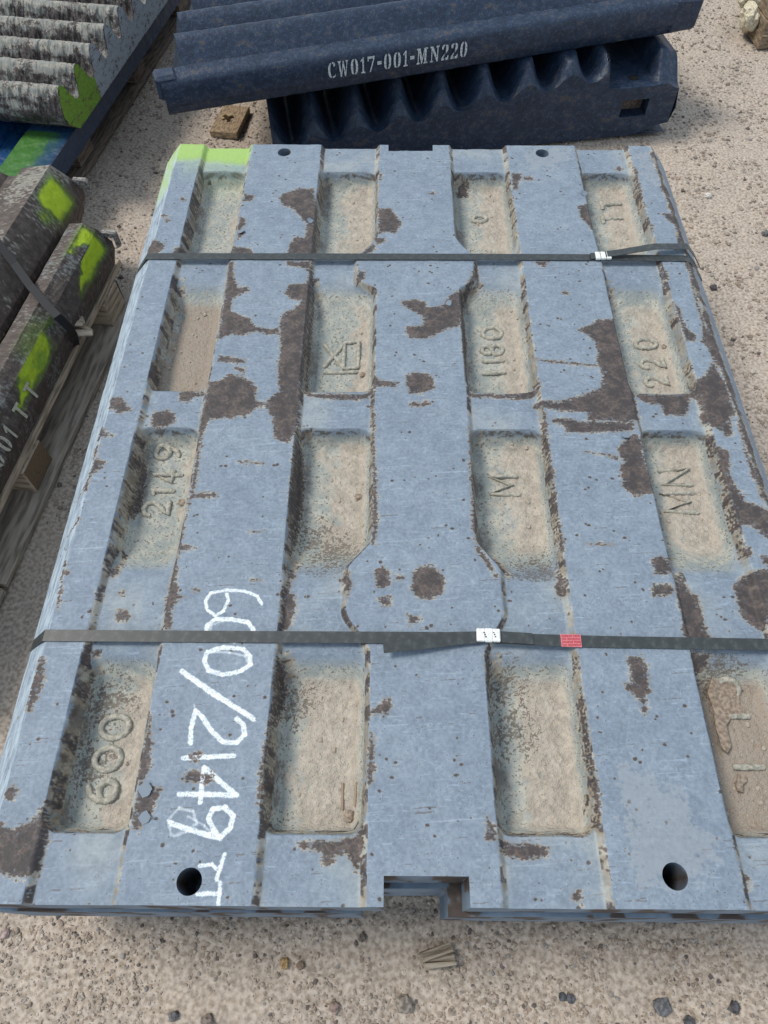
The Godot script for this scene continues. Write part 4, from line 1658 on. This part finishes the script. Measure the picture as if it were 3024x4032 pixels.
func left_back() -> void:
	var D := Vector3(0.154, 0, -0.988)       # away along the pallet
	var W := Vector3(-0.988, 0, -0.154)      # to the left
	var O := Vector3(-1.095, 0.0, -2.27)
	var wood := wood_mat(Color(0.46, 0.41, 0.36), 101)
	var pal := thing("pallet", "weathered pallet under the pale ribbed plate", "pallet", O, "pallets at the left")
	var ax := Basis(D, UP, D.cross(UP))
	part("bottom_board", boxy(D * 0.45 + W * 0.045 + UP * 0.011, Vector3(0.98, 0.011, 0.055), ax, 0.002, 0.002), wood, pal)
	part("bottom_board", boxy(D * 0.45 + W * 0.50 + UP * 0.011, Vector3(0.98, 0.011, 0.055), ax, 0.002, 0.002), wood, pal)
	for k in 4:
		part("block", boxy(D * (-0.42 + 0.56 * k) + W * 0.052 + UP * 0.067, Vector3(0.058, 0.044, 0.048), ax, 0.003, 0.002), wood, pal)
	for k in 5:
		part("deck_board", boxy(D * (-0.46 + 0.44 * k) + W * 0.42 + UP * 0.122, Vector3(0.055, 0.0105, 0.42), ax, 0.002), wood, pal)
	# blue plate with ribs that run along the pallet
	var row := func(y: int) -> void: blue_row(y)
	var bt: Array = bake(512, 512, row)
	var bm := StandardMaterial3D.new()
	bm.albedo_texture = bt[0]
	bm.roughness = 0.45
	bm.normal_enabled = true
	bm.normal_texture = normal_tex(102, 0.06, 3, 3.0)
	bm.normal_scale = 0.5
	var blue := thing("blue_jaw_plate", "bright blue ribbed plate with a lime sprayed face, under the pale ribbed plate", "jaw plate", O + UP * 0.134 - W * 0.062)
	var bp := PackedVector2Array([Vector2(0.0, 0.0), Vector2(0.7, 0.0), Vector2(0.7, 0.06), Vector2(0.55, 0.06), Vector2(0.50, 0.01), Vector2(0.46, 0.01), Vector2(0.42, 0.06), Vector2(0.31, 0.06), Vector2(0.27, 0.005), Vector2(0.205, 0.005), Vector2(0.165, 0.058), Vector2(0.15, 0.063), Vector2(0.0, 0.067)])
	var bb := part("ribbed_body", sweep(bp, D, W, 2.1, 40, 30.0, 0.001, func(_q: Vector2) -> float: return -0.42), bm, blue)
	bb.name = "ribbed_body"
	# pale grey plate whose ribs run to the left, its toothed end towards the path
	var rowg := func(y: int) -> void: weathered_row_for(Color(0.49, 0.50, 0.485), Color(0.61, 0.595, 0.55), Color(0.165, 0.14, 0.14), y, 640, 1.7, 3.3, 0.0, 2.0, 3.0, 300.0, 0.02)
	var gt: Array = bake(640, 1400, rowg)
	var gm := StandardMaterial3D.new()
	gm.albedo_texture = gt[0]
	gm.roughness = 0.8
	gm.normal_enabled = true
	gm.normal_texture = normal_tex(103, 0.06, 3, 6.0)
	gm.uv1_scale = Vector3(1.4, 1, 1)
	var G := O + D * 0.02 - W * 0.078 + UP * 0.202
	var grey := thing("pale_jaw_plate", "pale grey rust-stained plate of long ribs with toothed end, lime on two teeth", "jaw plate", G)
	var gp := PackedVector2Array([Vector2(0.008, 0.002), Vector2(-0.042, 0.040), Vector2(-0.056, 0.072), Vector2(-0.055, 0.086), Vector2(-0.047, 0.12)])
	var pitch := 0.1295
	for t in 9:
		var b := -0.040 + pitch * t
		for q in [[0.0, 0.143], [0.007, 0.152], [0.020, 0.153], [0.036, 0.142], [0.064, 0.102], [0.084, 0.077], [0.100, 0.072], [0.110, 0.078], [0.1165, 0.096], [0.122, 0.120]]:
			gp.append(Vector2(b + q[0], q[1]))
	gp.append(Vector2(1.135, 0.10))
	gp.append(Vector2(1.135, 0.0))
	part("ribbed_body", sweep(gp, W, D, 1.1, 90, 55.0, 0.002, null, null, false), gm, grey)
	# the toothed end as one face per tooth, the first two sprayed lime
	var rowe := func(y: int) -> void: weathered_row_for(Color(0.53, 0.58, 0.62), Color(0.56, 0.60, 0.64), Color(0.18, 0.15, 0.14), y, 256, 2.0, 2.0, 0.0, 2.0, 3.0, 900.0, 0.36)
	var et: Array = bake(256, 512, rowe)
	var em := StandardMaterial3D.new()
	em.albedo_texture = et[0]
	em.roughness = 0.8
	em.uv1_scale = Vector3(2, 2, 1)
	var rowl := func(y: int) -> void: weathered_row_for(Color(0.36, 0.50, 0.17), Color(0.47, 0.66, 0.16), Color(0.16, 0.12, 0.10), y, 256, 2.0, 2.0, 0.0, 2.0, 3.0, 1500.0, 0.42)
	var lt: Array = bake(256, 512, rowl)
	var lm := StandardMaterial3D.new()
	lm.albedo_texture = lt[0]
	lm.roughness = 0.6
	lm.uv1_scale = Vector3(2, 2, 1)
	var cut := 0.064
	for t in 8:
		var a := -0.1 if t == 0 else cut + pitch * (t - 1)
		var b := cut + pitch * t if t < 7 else 1.2
		var tooth := PackedVector2Array()
		for q in Geometry2D.intersect_polygons(gp, PackedVector2Array([Vector2(a, -1), Vector2(b, -1), Vector2(b, 1), Vector2(a, 1)]))[0]:
			tooth.append(q)
		var idx := Geometry2D.triangulate_polygon(tooth)
		var s := Shell.new()
		for q in tooth:
			s.vert(D * q.x + UP * q.y - W * 0.0015, -W, q * 3.0)
		for k in range(0, idx.size(), 3):
			s.tri(idx[k], idx[k + 1], idx[k + 2])
		var f := part("tooth_end", s.done(), lm if t < 2 else em, grey)
		if t < 2:
			f.set_meta("label", "tooth end sprayed lime green")
	var back := Shell.new()
	var gi := Geometry2D.triangulate_polygon(gp)
	for q in gp:
		back.vert(D * q.x + UP * q.y + W * 1.1, W, q)
	for k in range(0, gi.size(), 3):
		back.tri(gi[k], gi[k + 1], gi[k + 2])
	part("plain_end", back.done(), gm, grey)


func blue_row(y: int) -> void:
	var w := 512
	var out := PackedByteArray()
	out.resize(w * 4)
	var v := y / 512.0
	for k in w:
		var x := k * 3.0
		var z := y * 3.0
		var mi := n_mid.get_noise_2d(x * 0.5, z)
		var fi := n_fine.get_noise_2d(x, z)
		var c := Color(0.07, 0.23, 0.40).lerp(Color(0.10, 0.30, 0.48), clampf(0.5 + mi, 0, 1))
		if fi + mi > 0.75:
			c = c.lerp(Color(0.35, 0.42, 0.45), 0.5)
		# outline share of the sloping face nearest the path, sprayed lime at the near end
		var u := k / 512.0
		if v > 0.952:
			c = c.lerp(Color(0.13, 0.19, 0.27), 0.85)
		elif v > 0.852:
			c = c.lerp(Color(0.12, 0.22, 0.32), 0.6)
			if u > 0.78:
				c = c.lerp(Color(0.24, 0.43, 0.13), sm(0.952, 0.90, v + 0.02 * mi) * (0.85 + 0.3 * fi))
		put(out, k * 4, c)
	rows_a[y] = out


# ==================================================================== the pallet of dark chamfered plates
func left_middle() -> void:
	var D := Vector3(0.125, 0, -0.992)
	var W := Vector3(-0.992, 0, -0.125)
	var O := Vector3(-0.868, 0.0, -1.20)      # below the rib line of the right-hand plate
	var ax := Basis(D, UP, D.cross(UP))
	var wood := wood_mat(Color(0.62, 0.58, 0.53), 111, Vector2(0.8, 6.0))
	var wood2 := wood_mat(Color(0.68, 0.62, 0.54), 112, Vector2(0.8, 6.0))
	var pal := thing("pallet", "weathered pallet under the two dark chamfered plates", "pallet", O, "pallets at the left")
	part("bottom_board", boxy(D * 0.02 + W * 0.028 + UP * 0.012, Vector3(0.50, 0.011, 0.062), ax, 0.002, 0.002), wood, pal)
	part("bottom_board", boxy(D * -0.75 + W * 0.028 + UP * 0.013, Vector3(0.262, 0.011, 0.060), ax, 0.002, 0.003), wood, pal)
	part("bottom_board", boxy(D * -0.1 + W * 0.55 + UP * 0.012, Vector3(0.8, 0.011, 0.055), ax, 0.002), wood, pal)
	for k in 3:
		var b: float = [0.42, -0.17, -0.72][k]
		var blk := part("block", boxy(D * b + W * 0.075 + UP * 0.066, Vector3(0.052, 0.042, 0.085), ax, 0.003, 0.002), wood2, pal)
		if k == 0:
			blk.set_meta("label", "block with a faded teal painted side")
			part("painted_side", boxy(D * (b + 0.0545) + W * 0.035 + UP * 0.070, Vector3(0.001, 0.034, 0.044), ax, 0.0), tri_mat(noise_tex(113, 0.03, 3, [Color(0.32, 0.33, 0.28), Color(0.16, 0.37, 0.35), Color(0.20, 0.42, 0.39)], [0.3, 0.45, 0.8]), null, 0.9, 4.0), blk)
	# growth rings on the end of the middle block
	var gr := end_grain()
	part("end_grain", quad_mesh(D * -0.17 - W * 0.0112 + UP * 0.066, D * 0.050, UP * 0.040), gr, pal)
	part("deck_edge_board", boxy(D * -0.18 + W * 0.045 + UP * 0.120, Vector3(0.72, 0.0105, 0.052), ax, 0.0025, 0.002), wood2, pal)
	for k in 4:
		part("deck_board", boxy(D * (-0.70 + 0.40 * k) + W * 0.52 + UP * 0.1195, Vector3(0.05, 0.0105, 0.42), ax, 0.002), wood, pal)
	# ---- right-hand plate: long chamfered rib, stencilled side
	var rowd := func(y: int) -> void: dark_row(y, 0)
	var tex: Array = bake(1024, 512, rowd)
	var dm := StandardMaterial3D.new()
	dm.albedo_texture = tex[0]
	dm.roughness = 0.75
	dm.normal_enabled = true
	dm.normal_texture = normal_tex(114, 0.05, 4, 6.0)
	dm.normal_scale = 0.35
	dm.uv1_scale = Vector3(1, 1, 1)
	var a := thing("chamfered_plate", "dark rusty chamfered plate nearer the path, stencilled on its side, lime patch beside the strap", "jaw plate", O + UP * 0.1335, "dark chamfered plates on the pallet")
	var prof := PackedVector2Array([Vector2(0.0, 0.0), Vector2(-0.018, 0.055), Vector2(-0.018, 0.078), Vector2(0.003, 0.130), Vector2(0.029, 0.155), Vector2(0.071, 0.148), Vector2(0.125, 0.07), Vector2(0.22, 0.06), Vector2(0.22, 0.0)])
	var taper := func(q: Vector2) -> float:
		return -0.03 * clampf((q.y - 0.10) / 0.05, 0.0, 1.0)
	part("body", sweep(prof, D, W, 1.30, 90, 20.0, 0.0010, func(_q: Vector2) -> float: return -0.78, func(q: Vector2) -> float: return -0.785 + taper.call(q)), dm, a)
	# stencilled characters on the sloping side, read from the near end to the far end
	var paint := tri_mat(noise_tex(115, 0.05, 3, [Color(0.30, 0.28, 0.25), Color(0.66, 0.65, 0.58), Color(0.72, 0.70, 0.64)], [0.24, 0.32, 0.8]), null, 0.9, 8.0)
	var slope := (W * 0.021 + UP * 0.052).normalized()
	var along := D
	var at := -0.060
	for ch in ["T", "T", "1", "0", "0", "-", "1"]:
		var wide: float = {"-": 0.018, "1": 0.014}.get(ch, 0.027)
		var where: Vector3 = D * (at + 0.0) + W * -0.0130 + UP * 0.090 - W * 0.0040
		text_part("stencilled_character", ch, where, along, slope, 0.010 if ch == "-" else 0.042, wide, paint, a, "Droid Sans", true)
		if ch == "0":
			part("stencil_gap", boxy(where - W * 0.0008, Vector3(0.0018, 0.024, 0.0006), Basis(along, slope, along.cross(slope)), 0.0), dm, a)
		at -= wide + 0.017 + (0.02 if ch == "T" and at < -0.05 else 0.0)
	# ---- left-hand plate, higher, with two ribs
	var rowe := func(y: int) -> void: dark_row(y, 1)
	var tex2: Array = bake(1024, 512, rowe)
	var dm2: StandardMaterial3D = dm.duplicate()
	dm2.albedo_texture = tex2[0]
	var b := thing("chamfered_plate", "dark rusty chamfered plate farther left, higher, with paler flaking ribs", "jaw plate", O + UP * 0.1335 + W * 0.116, "dark chamfered plates on the pallet")
	var prof2 := PackedVector2Array([Vector2(0.03, 0.03), Vector2(0.0, 0.10), Vector2(0.0, 0.122), Vector2(0.024, 0.178), Vector2(0.049, 0.21), Vector2(0.142, 0.19), Vector2(0.17, 0.15), Vector2(0.21, 0.148), Vector2(0.25, 0.19), Vector2(0.33, 0.19), Vector2(0.38, 0.13), Vector2(0.6, 0.13), Vector2(0.6, 0.0), Vector2(0.05, 0.0)])
	var taper2 := func(q: Vector2) -> float:
		return -0.035 * clampf((q.y - 0.12) / 0.08, 0.0, 1.0)
	part("body", sweep(prof2, D, W, 1.5, 90, 20.0, 0.0010, func(_q: Vector2) -> float: return -0.78, func(q: Vector2) -> float: return -0.815 + taper2.call(q)), dm2, b)
	# ---- strap round the pallet with a splintered packing board under it
	var black := plain_mat(Color(0.055, 0.065, 0.085), 0.65)
	var SO := Vector3(-0.84, 0.0, -1.40)
	var st := thing("strapping_band", "black strap pulled diagonally down over the dark plates to a splintered board", "strap", SO)
	part("band", ribbon([Vector3(-1.06, 0.352, -1.59) - SO, Vector3(-1.006, 0.349, -1.536) - SO, Vector3(-0.955, 0.318, -1.482) - SO, Vector3(-0.905, 0.300, -1.420) - SO, Vector3(-0.856, 0.291, -1.366) - SO, Vector3(-0.820, 0.284, -1.330) - SO, Vector3(-0.806, 0.240, -1.332) - SO, Vector3(-0.812, 0.200, -1.345) - SO, Vector3(-0.836, 0.150, -1.377) - SO, Vector3(-0.85, 0.10, -1.39) - SO], Vector3(0.62, 0, -0.78), 0.021, 0.0014), black, st)
	var sp := thing("splintered_board", "splintered pale board end trapped under the strap at the pallet edge", "wood scrap", SO)
	for k in 6:
		var s := Shell.new()
		var f: float = [0.30, 0.55, 0.72, 0.62, 0.45, 0.80][k]
		var l: float = [0.046, 0.040, 0.036, 0.030, 0.022, 0.028][k]
		var t := (Vector3(0.075, -0.125 + 0.02 * k, -0.075 + 0.022 * (k % 3))).normalized()
		var mid: Vector3 = Vector3(-0.894, 0.268, -1.362).lerp(Vector3(-0.816, 0.140, -1.425), f) - SO + Vector3(0.014, 0.006 * (k % 2), 0.010 * (k - 2.5))
		box_into(s, mid, Vector3(l, 0.003, 0.008 + 0.002 * (k % 2)), Basis(t, t.cross(D).normalized() * -1.0, t.cross(t.cross(D)).normalized()), 0.0015, 0.004)
		part("splinter", s.done(), wood2, sp)
	# lifting brackets welded behind the far ends of both plates
	var steel := tri_mat(noise_tex(116, 0.03, 3, [Color(0.34, 0.31, 0.30), Color(0.58, 0.58, 0.57)], [0.35, 0.6]), null, 0.7, 6.0)
	for k in 2:
		var host: Node3D = [b, a][k]
		var at2: Vector3 = D * [0.672, 0.512][k] + W * [-0.01, -0.02][k] + UP * [0.150, 0.105][k]
		part("lifting_bracket", boxy(at2, Vector3(0.007, 0.010, 0.022), Basis(D, UP, D.cross(UP)), 0.003), steel, host)
		part("lifting_bracket", boxy(at2 - W * 0.016 - UP * 0.018, Vector3(0.007, 0.020, 0.007), Basis(D, UP, D.cross(UP)), 0.003), steel, host)


func quad_mesh(c: Vector3, u: Vector3, v: Vector3) -> ArrayMesh:
	var s := Shell.new()
	var n := u.cross(v).normalized()
	if n.x < 0.0:
		n = -n
	var k := [s.vert(c - u - v, n, Vector2(0, 1)), s.vert(c + u - v, n, Vector2(1, 1)), s.vert(c + u + v, n, Vector2(1, 0)), s.vert(c - u + v, n, Vector2(0, 0))]
	s.tri(k[0], k[1], k[2])
	s.tri(k[0], k[2], k[3])
	return s.done()


func end_grain() -> StandardMaterial3D:
	var row := func(y: int) -> void: grain_row(y)
	var m := StandardMaterial3D.new()
	m.albedo_texture = bake(256, 256, row)[0]
	m.roughness = 0.95
	m.texture_repeat = false
	return m


func grain_row(y: int) -> void:
	var out := PackedByteArray()
	out.resize(256 * 4)
	for k in 256:
		var p := Vector2(k - 40, y + 60)
		var r := p.length() + 6.0 * n_mid.get_noise_2d(k, y)
		var ring := 0.5 + 0.5 * sin(r * 0.30)
		var c := Color(0.38, 0.32, 0.25).lerp(Color(0.52, 0.45, 0.35), clampf(ring * 0.7 + 0.3 * n_fine.get_noise_2d(k * 2.0, y * 2.0) + 0.15, 0, 1))
		var ang := p.angle() * 14.0
		if absf(sin(ang + 0.8 * n_mid.get_noise_2d(k * 0.4, y * 0.4))) < 0.05 and n_mid.get_noise_2d(k * 0.7, y * 0.7 + 300.0) > 0.0:
			c = Color(0.14, 0.115, 0.09)
		put(out, k * 4, c)
	rows_a[y] = out


func dark_row(y: int, which: int) -> void:
	var w := 1024
	var out := PackedByteArray()
	out.resize(w * 4)
	var v := y / 512.0
	var brown := Color(0.255, 0.225, 0.212)
	var brown2 := Color(0.345, 0.305, 0.280)
	var paint := Color(0.40, 0.425, 0.425) if which == 0 else Color(0.50, 0.50, 0.46)
	var length := 1.30 if which == 0 else 1.5
	for k in w:
		var u := k / 1024.0
		var s := (u if u < 0.56 else u - 1.0) * length
		var x := k * 1.35
		var z := y * (1.4 if which == 0 else 3.0) + 700.0 * which
		var lo := n_low.get_noise_2d(x, z)
		var mi := n_mid.get_noise_2d(x * 1.5, z * 0.7)
		var fi := n_fine.get_noise_2d(x * 1.1, z * 0.45)
		var gr := n_grain.get_noise_2d(x, z * 0.6)
		var c := brown.lerp(brown2, clampf(0.5 + mi + 0.5 * fi + 0.2 * gr, 0, 1))
		# paint that has survived: more on the ribs' upper facets
		var keep := sm(0.34, 0.38, v) * sm(0.50, 0.46, v) if which == 0 else sm(0.70, 0.74, v) * sm(0.88, 0.85, v)
		var f := 1.1 * lo + 0.45 * mi + 0.75 * fi + 0.3 * gr - 0.38 + 0.30 * keep
		if f > 0.0:
			c = c.lerp(paint.lightened(clampf(0.25 * fi, 0, 0.25)), clampf(f * 5.0, 0, 0.8))
		if gr > 0.62:
			c = c.darkened(0.25)
		# sprayed marks
		var sn := n_mid.get_noise_2d(s * 420.0 + 70.0, v * length * 300.0)
		var m := 0.0
		if which == 0:
			m = sm(0.375, 0.43, s + 0.06 * sn + 1.3 * (v - 0.455) * signf(v - 0.485)) * sm(0.495, 0.46, s) * sm(0.400, 0.45, v) * sm(0.580, 0.53, v + 0.02 * sn)
			m = maxf(m, 0.9 * sm(-0.11, -0.07, s + 0.06 * sn + 0.6 * (v - 0.50)) * sm(0.150, 0.09, s + 0.05 * sn + 0.7 * (v - 0.50)) * sm(0.472, 0.482, v) * sm(0.570, 0.535, v + 0.02 * sn))
			m = maxf(m, 0.45 * sm(-0.03, 0.04, s) * sm(0.17, 0.08, s) * sm(0.40, 0.46, v) * sm(0.49, 0.48, v))
		else:
			m = sm(0.455, 0.535, s + 0.06 * sn - 1.3 * maxf(0.875 - v, 0.0) - 0.6 * maxf(v - 0.90, 0.0)) * sm(0.640, 0.60, s) * sm(0.845, 0.862, v) * sm(0.928, 0.900, v + 0.01 * sn)
		if m > 0.0:
			var g := Color(0.38, 0.52, 0.15).lerp(Color(0.66, 0.77, 0.11), sm(0.55, 1.0, m + 0.3 * sn))
			c = c.lerp(g, clampf(m * (0.95 + 0.10 * fi), 0.0, 0.92))
		put(out, k * 4, c)
	rows_a[y] = out


# ==================================================================== the timber at the far right
func right_block() -> void:
	var wood := wood_mat(Color(0.50, 0.44, 0.36), 121, Vector2(2.0, 6.0))
	var o := thing("timber_stack", "rough timbers stacked at the far right edge of the yard", "timber", Vector3(1.665, 0.0, -3.33))
	var ax := Basis.from_euler(Vector3(0, 0.10, 0))
	for k in 3:
		part("timber", boxy(Vector3(0.0, 0.028 + 0.052 * k, -0.01 * k), Vector3(0.125, 0.0255, 0.085), ax, 0.004, 0.003), wood, o)
	part("timber", boxy(Vector3(-0.05, 0.022, -0.55), Vector3(0.045, 0.022, 0.45), Basis.from_euler(Vector3(0, 0.12, 0)), 0.004), wood, o)
	var foam := tri_mat(noise_tex(122, 0.03, 4, [Color(0.62, 0.58, 0.46), Color(0.78, 0.75, 0.66), Color(0.84, 0.82, 0.76)], [0.25, 0.5, 0.8]), normal_tex(123, 0.05, 3, 8.0), 0.9, 6.0)
	var f := thing("foam_wrap", "torn cream foam wrap bunched against the timbers at far right", "foam wrap", Vector3(1.515, 0.085, -3.40))
	var m := stone_mesh(31, 9, 12)
	for k in 4:
		var q := part("foam_lump", m, foam, f, Vector3([0.0, 0.015, -0.012, 0.02][k], [-0.01, 0.06, 0.03, -0.045][k], [0.05, 0.0, -0.03, 0.03][k]))
		q.scale = [Vector3(0.035, 0.055, 0.06), Vector3(0.03, 0.04, 0.07), Vector3(0.04, 0.035, 0.04), Vector3(0.022, 0.035, 0.04)][k]
		q.rotation = Vector3(0.4 * k, 0.9 * k, 0.3)


# ==================================================================== loose things
func loose_things() -> void:
	# board end with a bent splinter on the gravel
	var wood := wood_mat(Color(0.56, 0.48, 0.38), 131, Vector2(4, 12))
	var b := thing("board_offcut", "short brown board offcut with a raised splinter, lying in front of the navy plates", "board", Vector3(-0.600, 0.002, -2.665))
	var ax := Basis.from_euler(Vector3(0.0, -0.16, 0.0))
	part("board", boxy(Vector3(0, 0.011, 0), Vector3(0.052, 0.012, 0.092), ax, 0.002, 0.003), wood, b)
	var s := Shell.new()
	box_into(s, Vector3(-0.012, 0.034, 0.010), Vector3(0.006, 0.016, 0.005), Basis.from_euler(Vector3(0.5, 0.3, 0.5)), 0.002, 0.002)
	box_into(s, Vector3(-0.012, 0.027, -0.002), Vector3(0.022, 0.003, 0.006), Basis.from_euler(Vector3(0.1, 0.5, 0.1)), 0.001, 0.002)
	part("splinter", s.done(), wood_mat(Color(0.62, 0.54, 0.42), 132), b)
	# splintered chip below the notch
	var c := thing("wood_chip", "bundle of pale split wood slivers on the gravel below the notch", "wood scrap", Vector3(0.093, 0.006, 0.012))
	for k in 4:
		part("sliver", boxy(Vector3(0.003 * k, 0.004 + 0.005 * (k % 2), -0.010 + 0.008 * k), Vector3(0.030, 0.004, 0.0042), Basis.from_euler(Vector3(0.1 * k, 0.35 - 0.08 * k, 0.05 * k)), 0.0015, 0.003), wood_mat(Color(0.58, 0.535, 0.47), 133), c)
	# single stones that stand out
	var shapes := [stone_mesh(41, 7, 9), stone_mesh(42, 7, 9), stone_mesh(43, 6, 8)]
	var list := [
		[0.495, 0.086, 0.0172, Color(0.376, 0.383, 0.398), "largest blue-grey stone near the lower right corner"],
		[0.537, 0.107, 0.0109, Color(0.282, 0.290, 0.304), "dark slate stone at the bottom edge right of the large blue-grey stone"],
		[0.622, 0.085, 0.0117, Color(0.268, 0.268, 0.282), "black pitted stone right of the large blue-grey stone"],
		[0.320, 0.072, 0.0078, Color(0.275, 0.290, 0.318), "dark blue-black chip, the left one of a pair on the near gravel"],
		[0.334, 0.075, 0.0086, Color(0.304, 0.311, 0.333), "dark blue-black chip, the right one of a pair on the near gravel"],
		[-0.370, 0.105, 0.0101, Color(0.354, 0.354, 0.362), "grey speckled pebble close to the bottom edge left of centre"],
		[-0.310, 0.112, 0.0117, Color(0.460, 0.420, 0.390), "tan grey lump of stone at the bottom edge left of centre"],
		[-0.151, 0.028, 0.0086, Color(0.440, 0.370, 0.310), "round brown pebble in the near gravel below the plate hole's right"],
		[-0.040, -0.016, 0.0086, Color(0.400, 0.370, 0.340), "grey brown pebble right below the edge of the dark lower plate"],
		[-0.703, -0.017, 0.0094, Color(0.620, 0.550, 0.530), "pinkish white stone at the left edge under the plate corner"],
		[-0.540, 0.078, 0.0078, Color(0.700, 0.660, 0.610), "off-white chip in the near left gravel"],
		[-0.087, 0.090, 0.0101, Color(0.520, 0.450, 0.420), "pink tan stone near the lower middle of the gravel"],
		[0.036, 0.084, 0.0156, Color(0.520, 0.490, 0.450), "pale crumbly stone beside the slivers in the lower middle"],
		[1.112, -2.241, 0.0133, Color(0.800, 0.790, 0.760), "bright white stone on the gravel right of the plate's far corner"],
		[1.255, -2.031, 0.0148, Color(0.376, 0.376, 0.383), "grey stone at the right edge beside the far strap"],
		[1.024, -1.776, 0.0125, Color(0.275, 0.268, 0.275), "dark brown stone on the gravel just right of the far strap end"],
		[-0.181, 0.025, 0.0109, Color(0.600, 0.500, 0.340), "small orange tan pebble on the near gravel right of centre"],
	]
	var k := 0
	for q in list:
		var r: float = q[2]
		var mat := tri_mat(noise_tex(140 + k, 0.05, 4, [q[3].darkened(0.3), q[3], q[3].lightened(0.12)], [0.3, 0.5, 0.75], 128), null, 0.9, 14.0)
		var m := part("stone", shapes[k % 3], mat, self, Vector3(q[0], ground_y(q[0], q[1]) + r * 0.35, q[1]))
		m.scale = Vector3(r, r * 0.7, r * (0.8 + 0.3 * rng.randf()))
		m.rotation = Vector3(0.3 * rng.randf(), TAU * rng.randf(), 0.3 * rng.randf())
		tag(m, q[4], "stone", "loose stones on the gravel")
		k += 1
	# clods and slabs of dried mud lying in the pockets
	var mud_mat := tri_mat(noise_tex(161, 0.04, 4, [Color(0.43, 0.38, 0.335), Color(0.53, 0.475, 0.42), Color(0.60, 0.55, 0.49)], [0.3, 0.5, 0.75]), null, 0.95, 6.0)
	var clods := [[-53, -168, 9, "dried mud clod at the foot of two thin ribs in the near middle pocket"], [-54, -739, 7, "small dried mud clod in the dusty pocket without characters, left of the wide centre bar"], [-392, -724, 8, "dried mud clod beside the raised 2 in the leftmost column"], [-54, -1052, 7, "small clod beside the raised square emblem"], [611, -1136, 6, "clod right of the raised 220"]]
	for q in clods:
		var x: float = q[0] * 0.001
		var z: float = q[1] * 0.001
		var r: float = q[2] * 0.001
		var m := part("dirt_clod", shapes[1], mud_mat, self, Vector3(x, YT + height(x, z) + r * 0.3, z))
		m.scale = Vector3(r, r * 0.6, r * 1.15)
		m.rotation.y = rng.randf() * TAU
		tag(m, q[3], "mud clod", "mud clods in the pockets")
	var slabs := [["mud_flake", "curling slab of dried mud in the rightmost near pocket", PackedVector2Array([Vector2(535, -382), Vector2(526, -359), Vector2(529, -331), Vector2(526, -303), Vector2(527, -270), Vector2(534, -263), Vector2(544, -274), Vector2(543, -295), Vector2(545, -307), Vector2(557, -321), Vector2(580, -325), Vector2(576, -342), Vector2(579, -365), Vector2(574, -380), Vector2(552, -375)])], ["mud_flake", "small flake of dried mud near the bottom of the rightmost near pocket", PackedVector2Array([Vector2(536, -216), Vector2(546, -234), Vector2(558, -229), Vector2(556, -222), Vector2(549, -217), Vector2(546, -206), Vector2(537, -207)])]]
	for q in slabs:
		var pts: PackedVector2Array = q[2]
		var c0 := Vector2.ZERO
		for p in pts:
			c0 += p * 0.001 / pts.size()
		var base := Vector3(c0.x, YT + height(c0.x, c0.y), c0.y)
		var sl := Shell.new()
		var tri := Geometry2D.triangulate_polygon(pts)
		var top := []
		for p in pts:
			var x := p.x * 0.001
			var z := p.y * 0.001
			var lift := 0.0045 + 0.0055 * sm(0.565, 0.525, x) + 0.001 * n_mid.get_noise_2d(p.x * 3.0, p.y * 3.0)
			top.append(Vector3(x, YT + height(x, z) + lift, z) - base)
		for e in range(0, tri.size(), 3):
			sl.face(top[tri[e]], top[tri[e + 1]], top[tri[e + 2]], UP)
			sl.face(top[tri[e]] - UP * 0.004, top[tri[e + 1]] - UP * 0.004, top[tri[e + 2]] - UP * 0.004, Vector3.DOWN)
		for e in pts.size():
			var u: Vector3 = top[e]
			var w: Vector3 = top[(e + 1) % pts.size()]
			sl.quad(u, w, w - UP * 0.004, u - UP * 0.004, Vector3(u.x + w.x, 0, u.z + w.z))
		var m := part(q[0], sl.done(), mud_mat, self, base)
		tag(m, q[1], "mud slab", "mud slabs in the rightmost near pocket")
	# dry crumbs of dirt in the pockets
	var crumbs := MultiMesh.new()
	crumbs.transform_format = MultiMesh.TRANSFORM_3D
	crumbs.mesh = stone_mesh(51, 4, 6)
	var places := []
	for t in 5200:
		var x := rng.randf_range(-0.49, 0.64)
		var z := rng.randf_range(-1.72, -0.14)
		var rel := relief(x, z)
		if rel.w < 0.0 or rng.randf() > dust_at(rel, x, z) * 0.8:
			continue
		var r := 0.0009 + 0.0036 * pow(rng.randf(), 5.0)
		places.append(Transform3D(Basis.from_euler(Vector3(rng.randf() * 6.0, rng.randf() * 6.0, rng.randf() * 6.0)).scaled(Vector3(r, r * 0.7, r * 1.2)), Vector3(x, YT + height(x, z) + r * 0.2, z)))
	crumbs.instance_count = places.size()
	for t in places.size():
		crumbs.set_instance_transform(t, places[t])
	var ci := MultiMeshInstance3D.new()
	ci.name = "dirt_crumbs"
	ci.multimesh = crumbs
	ci.material_override = plain_mat(Color(0.625, 0.585, 0.53), 0.95)
	add_child(ci)
	tag(ci, "dry tan crumbs of dirt lying in the pockets of the blue plate", "dirt", "", "stuff")
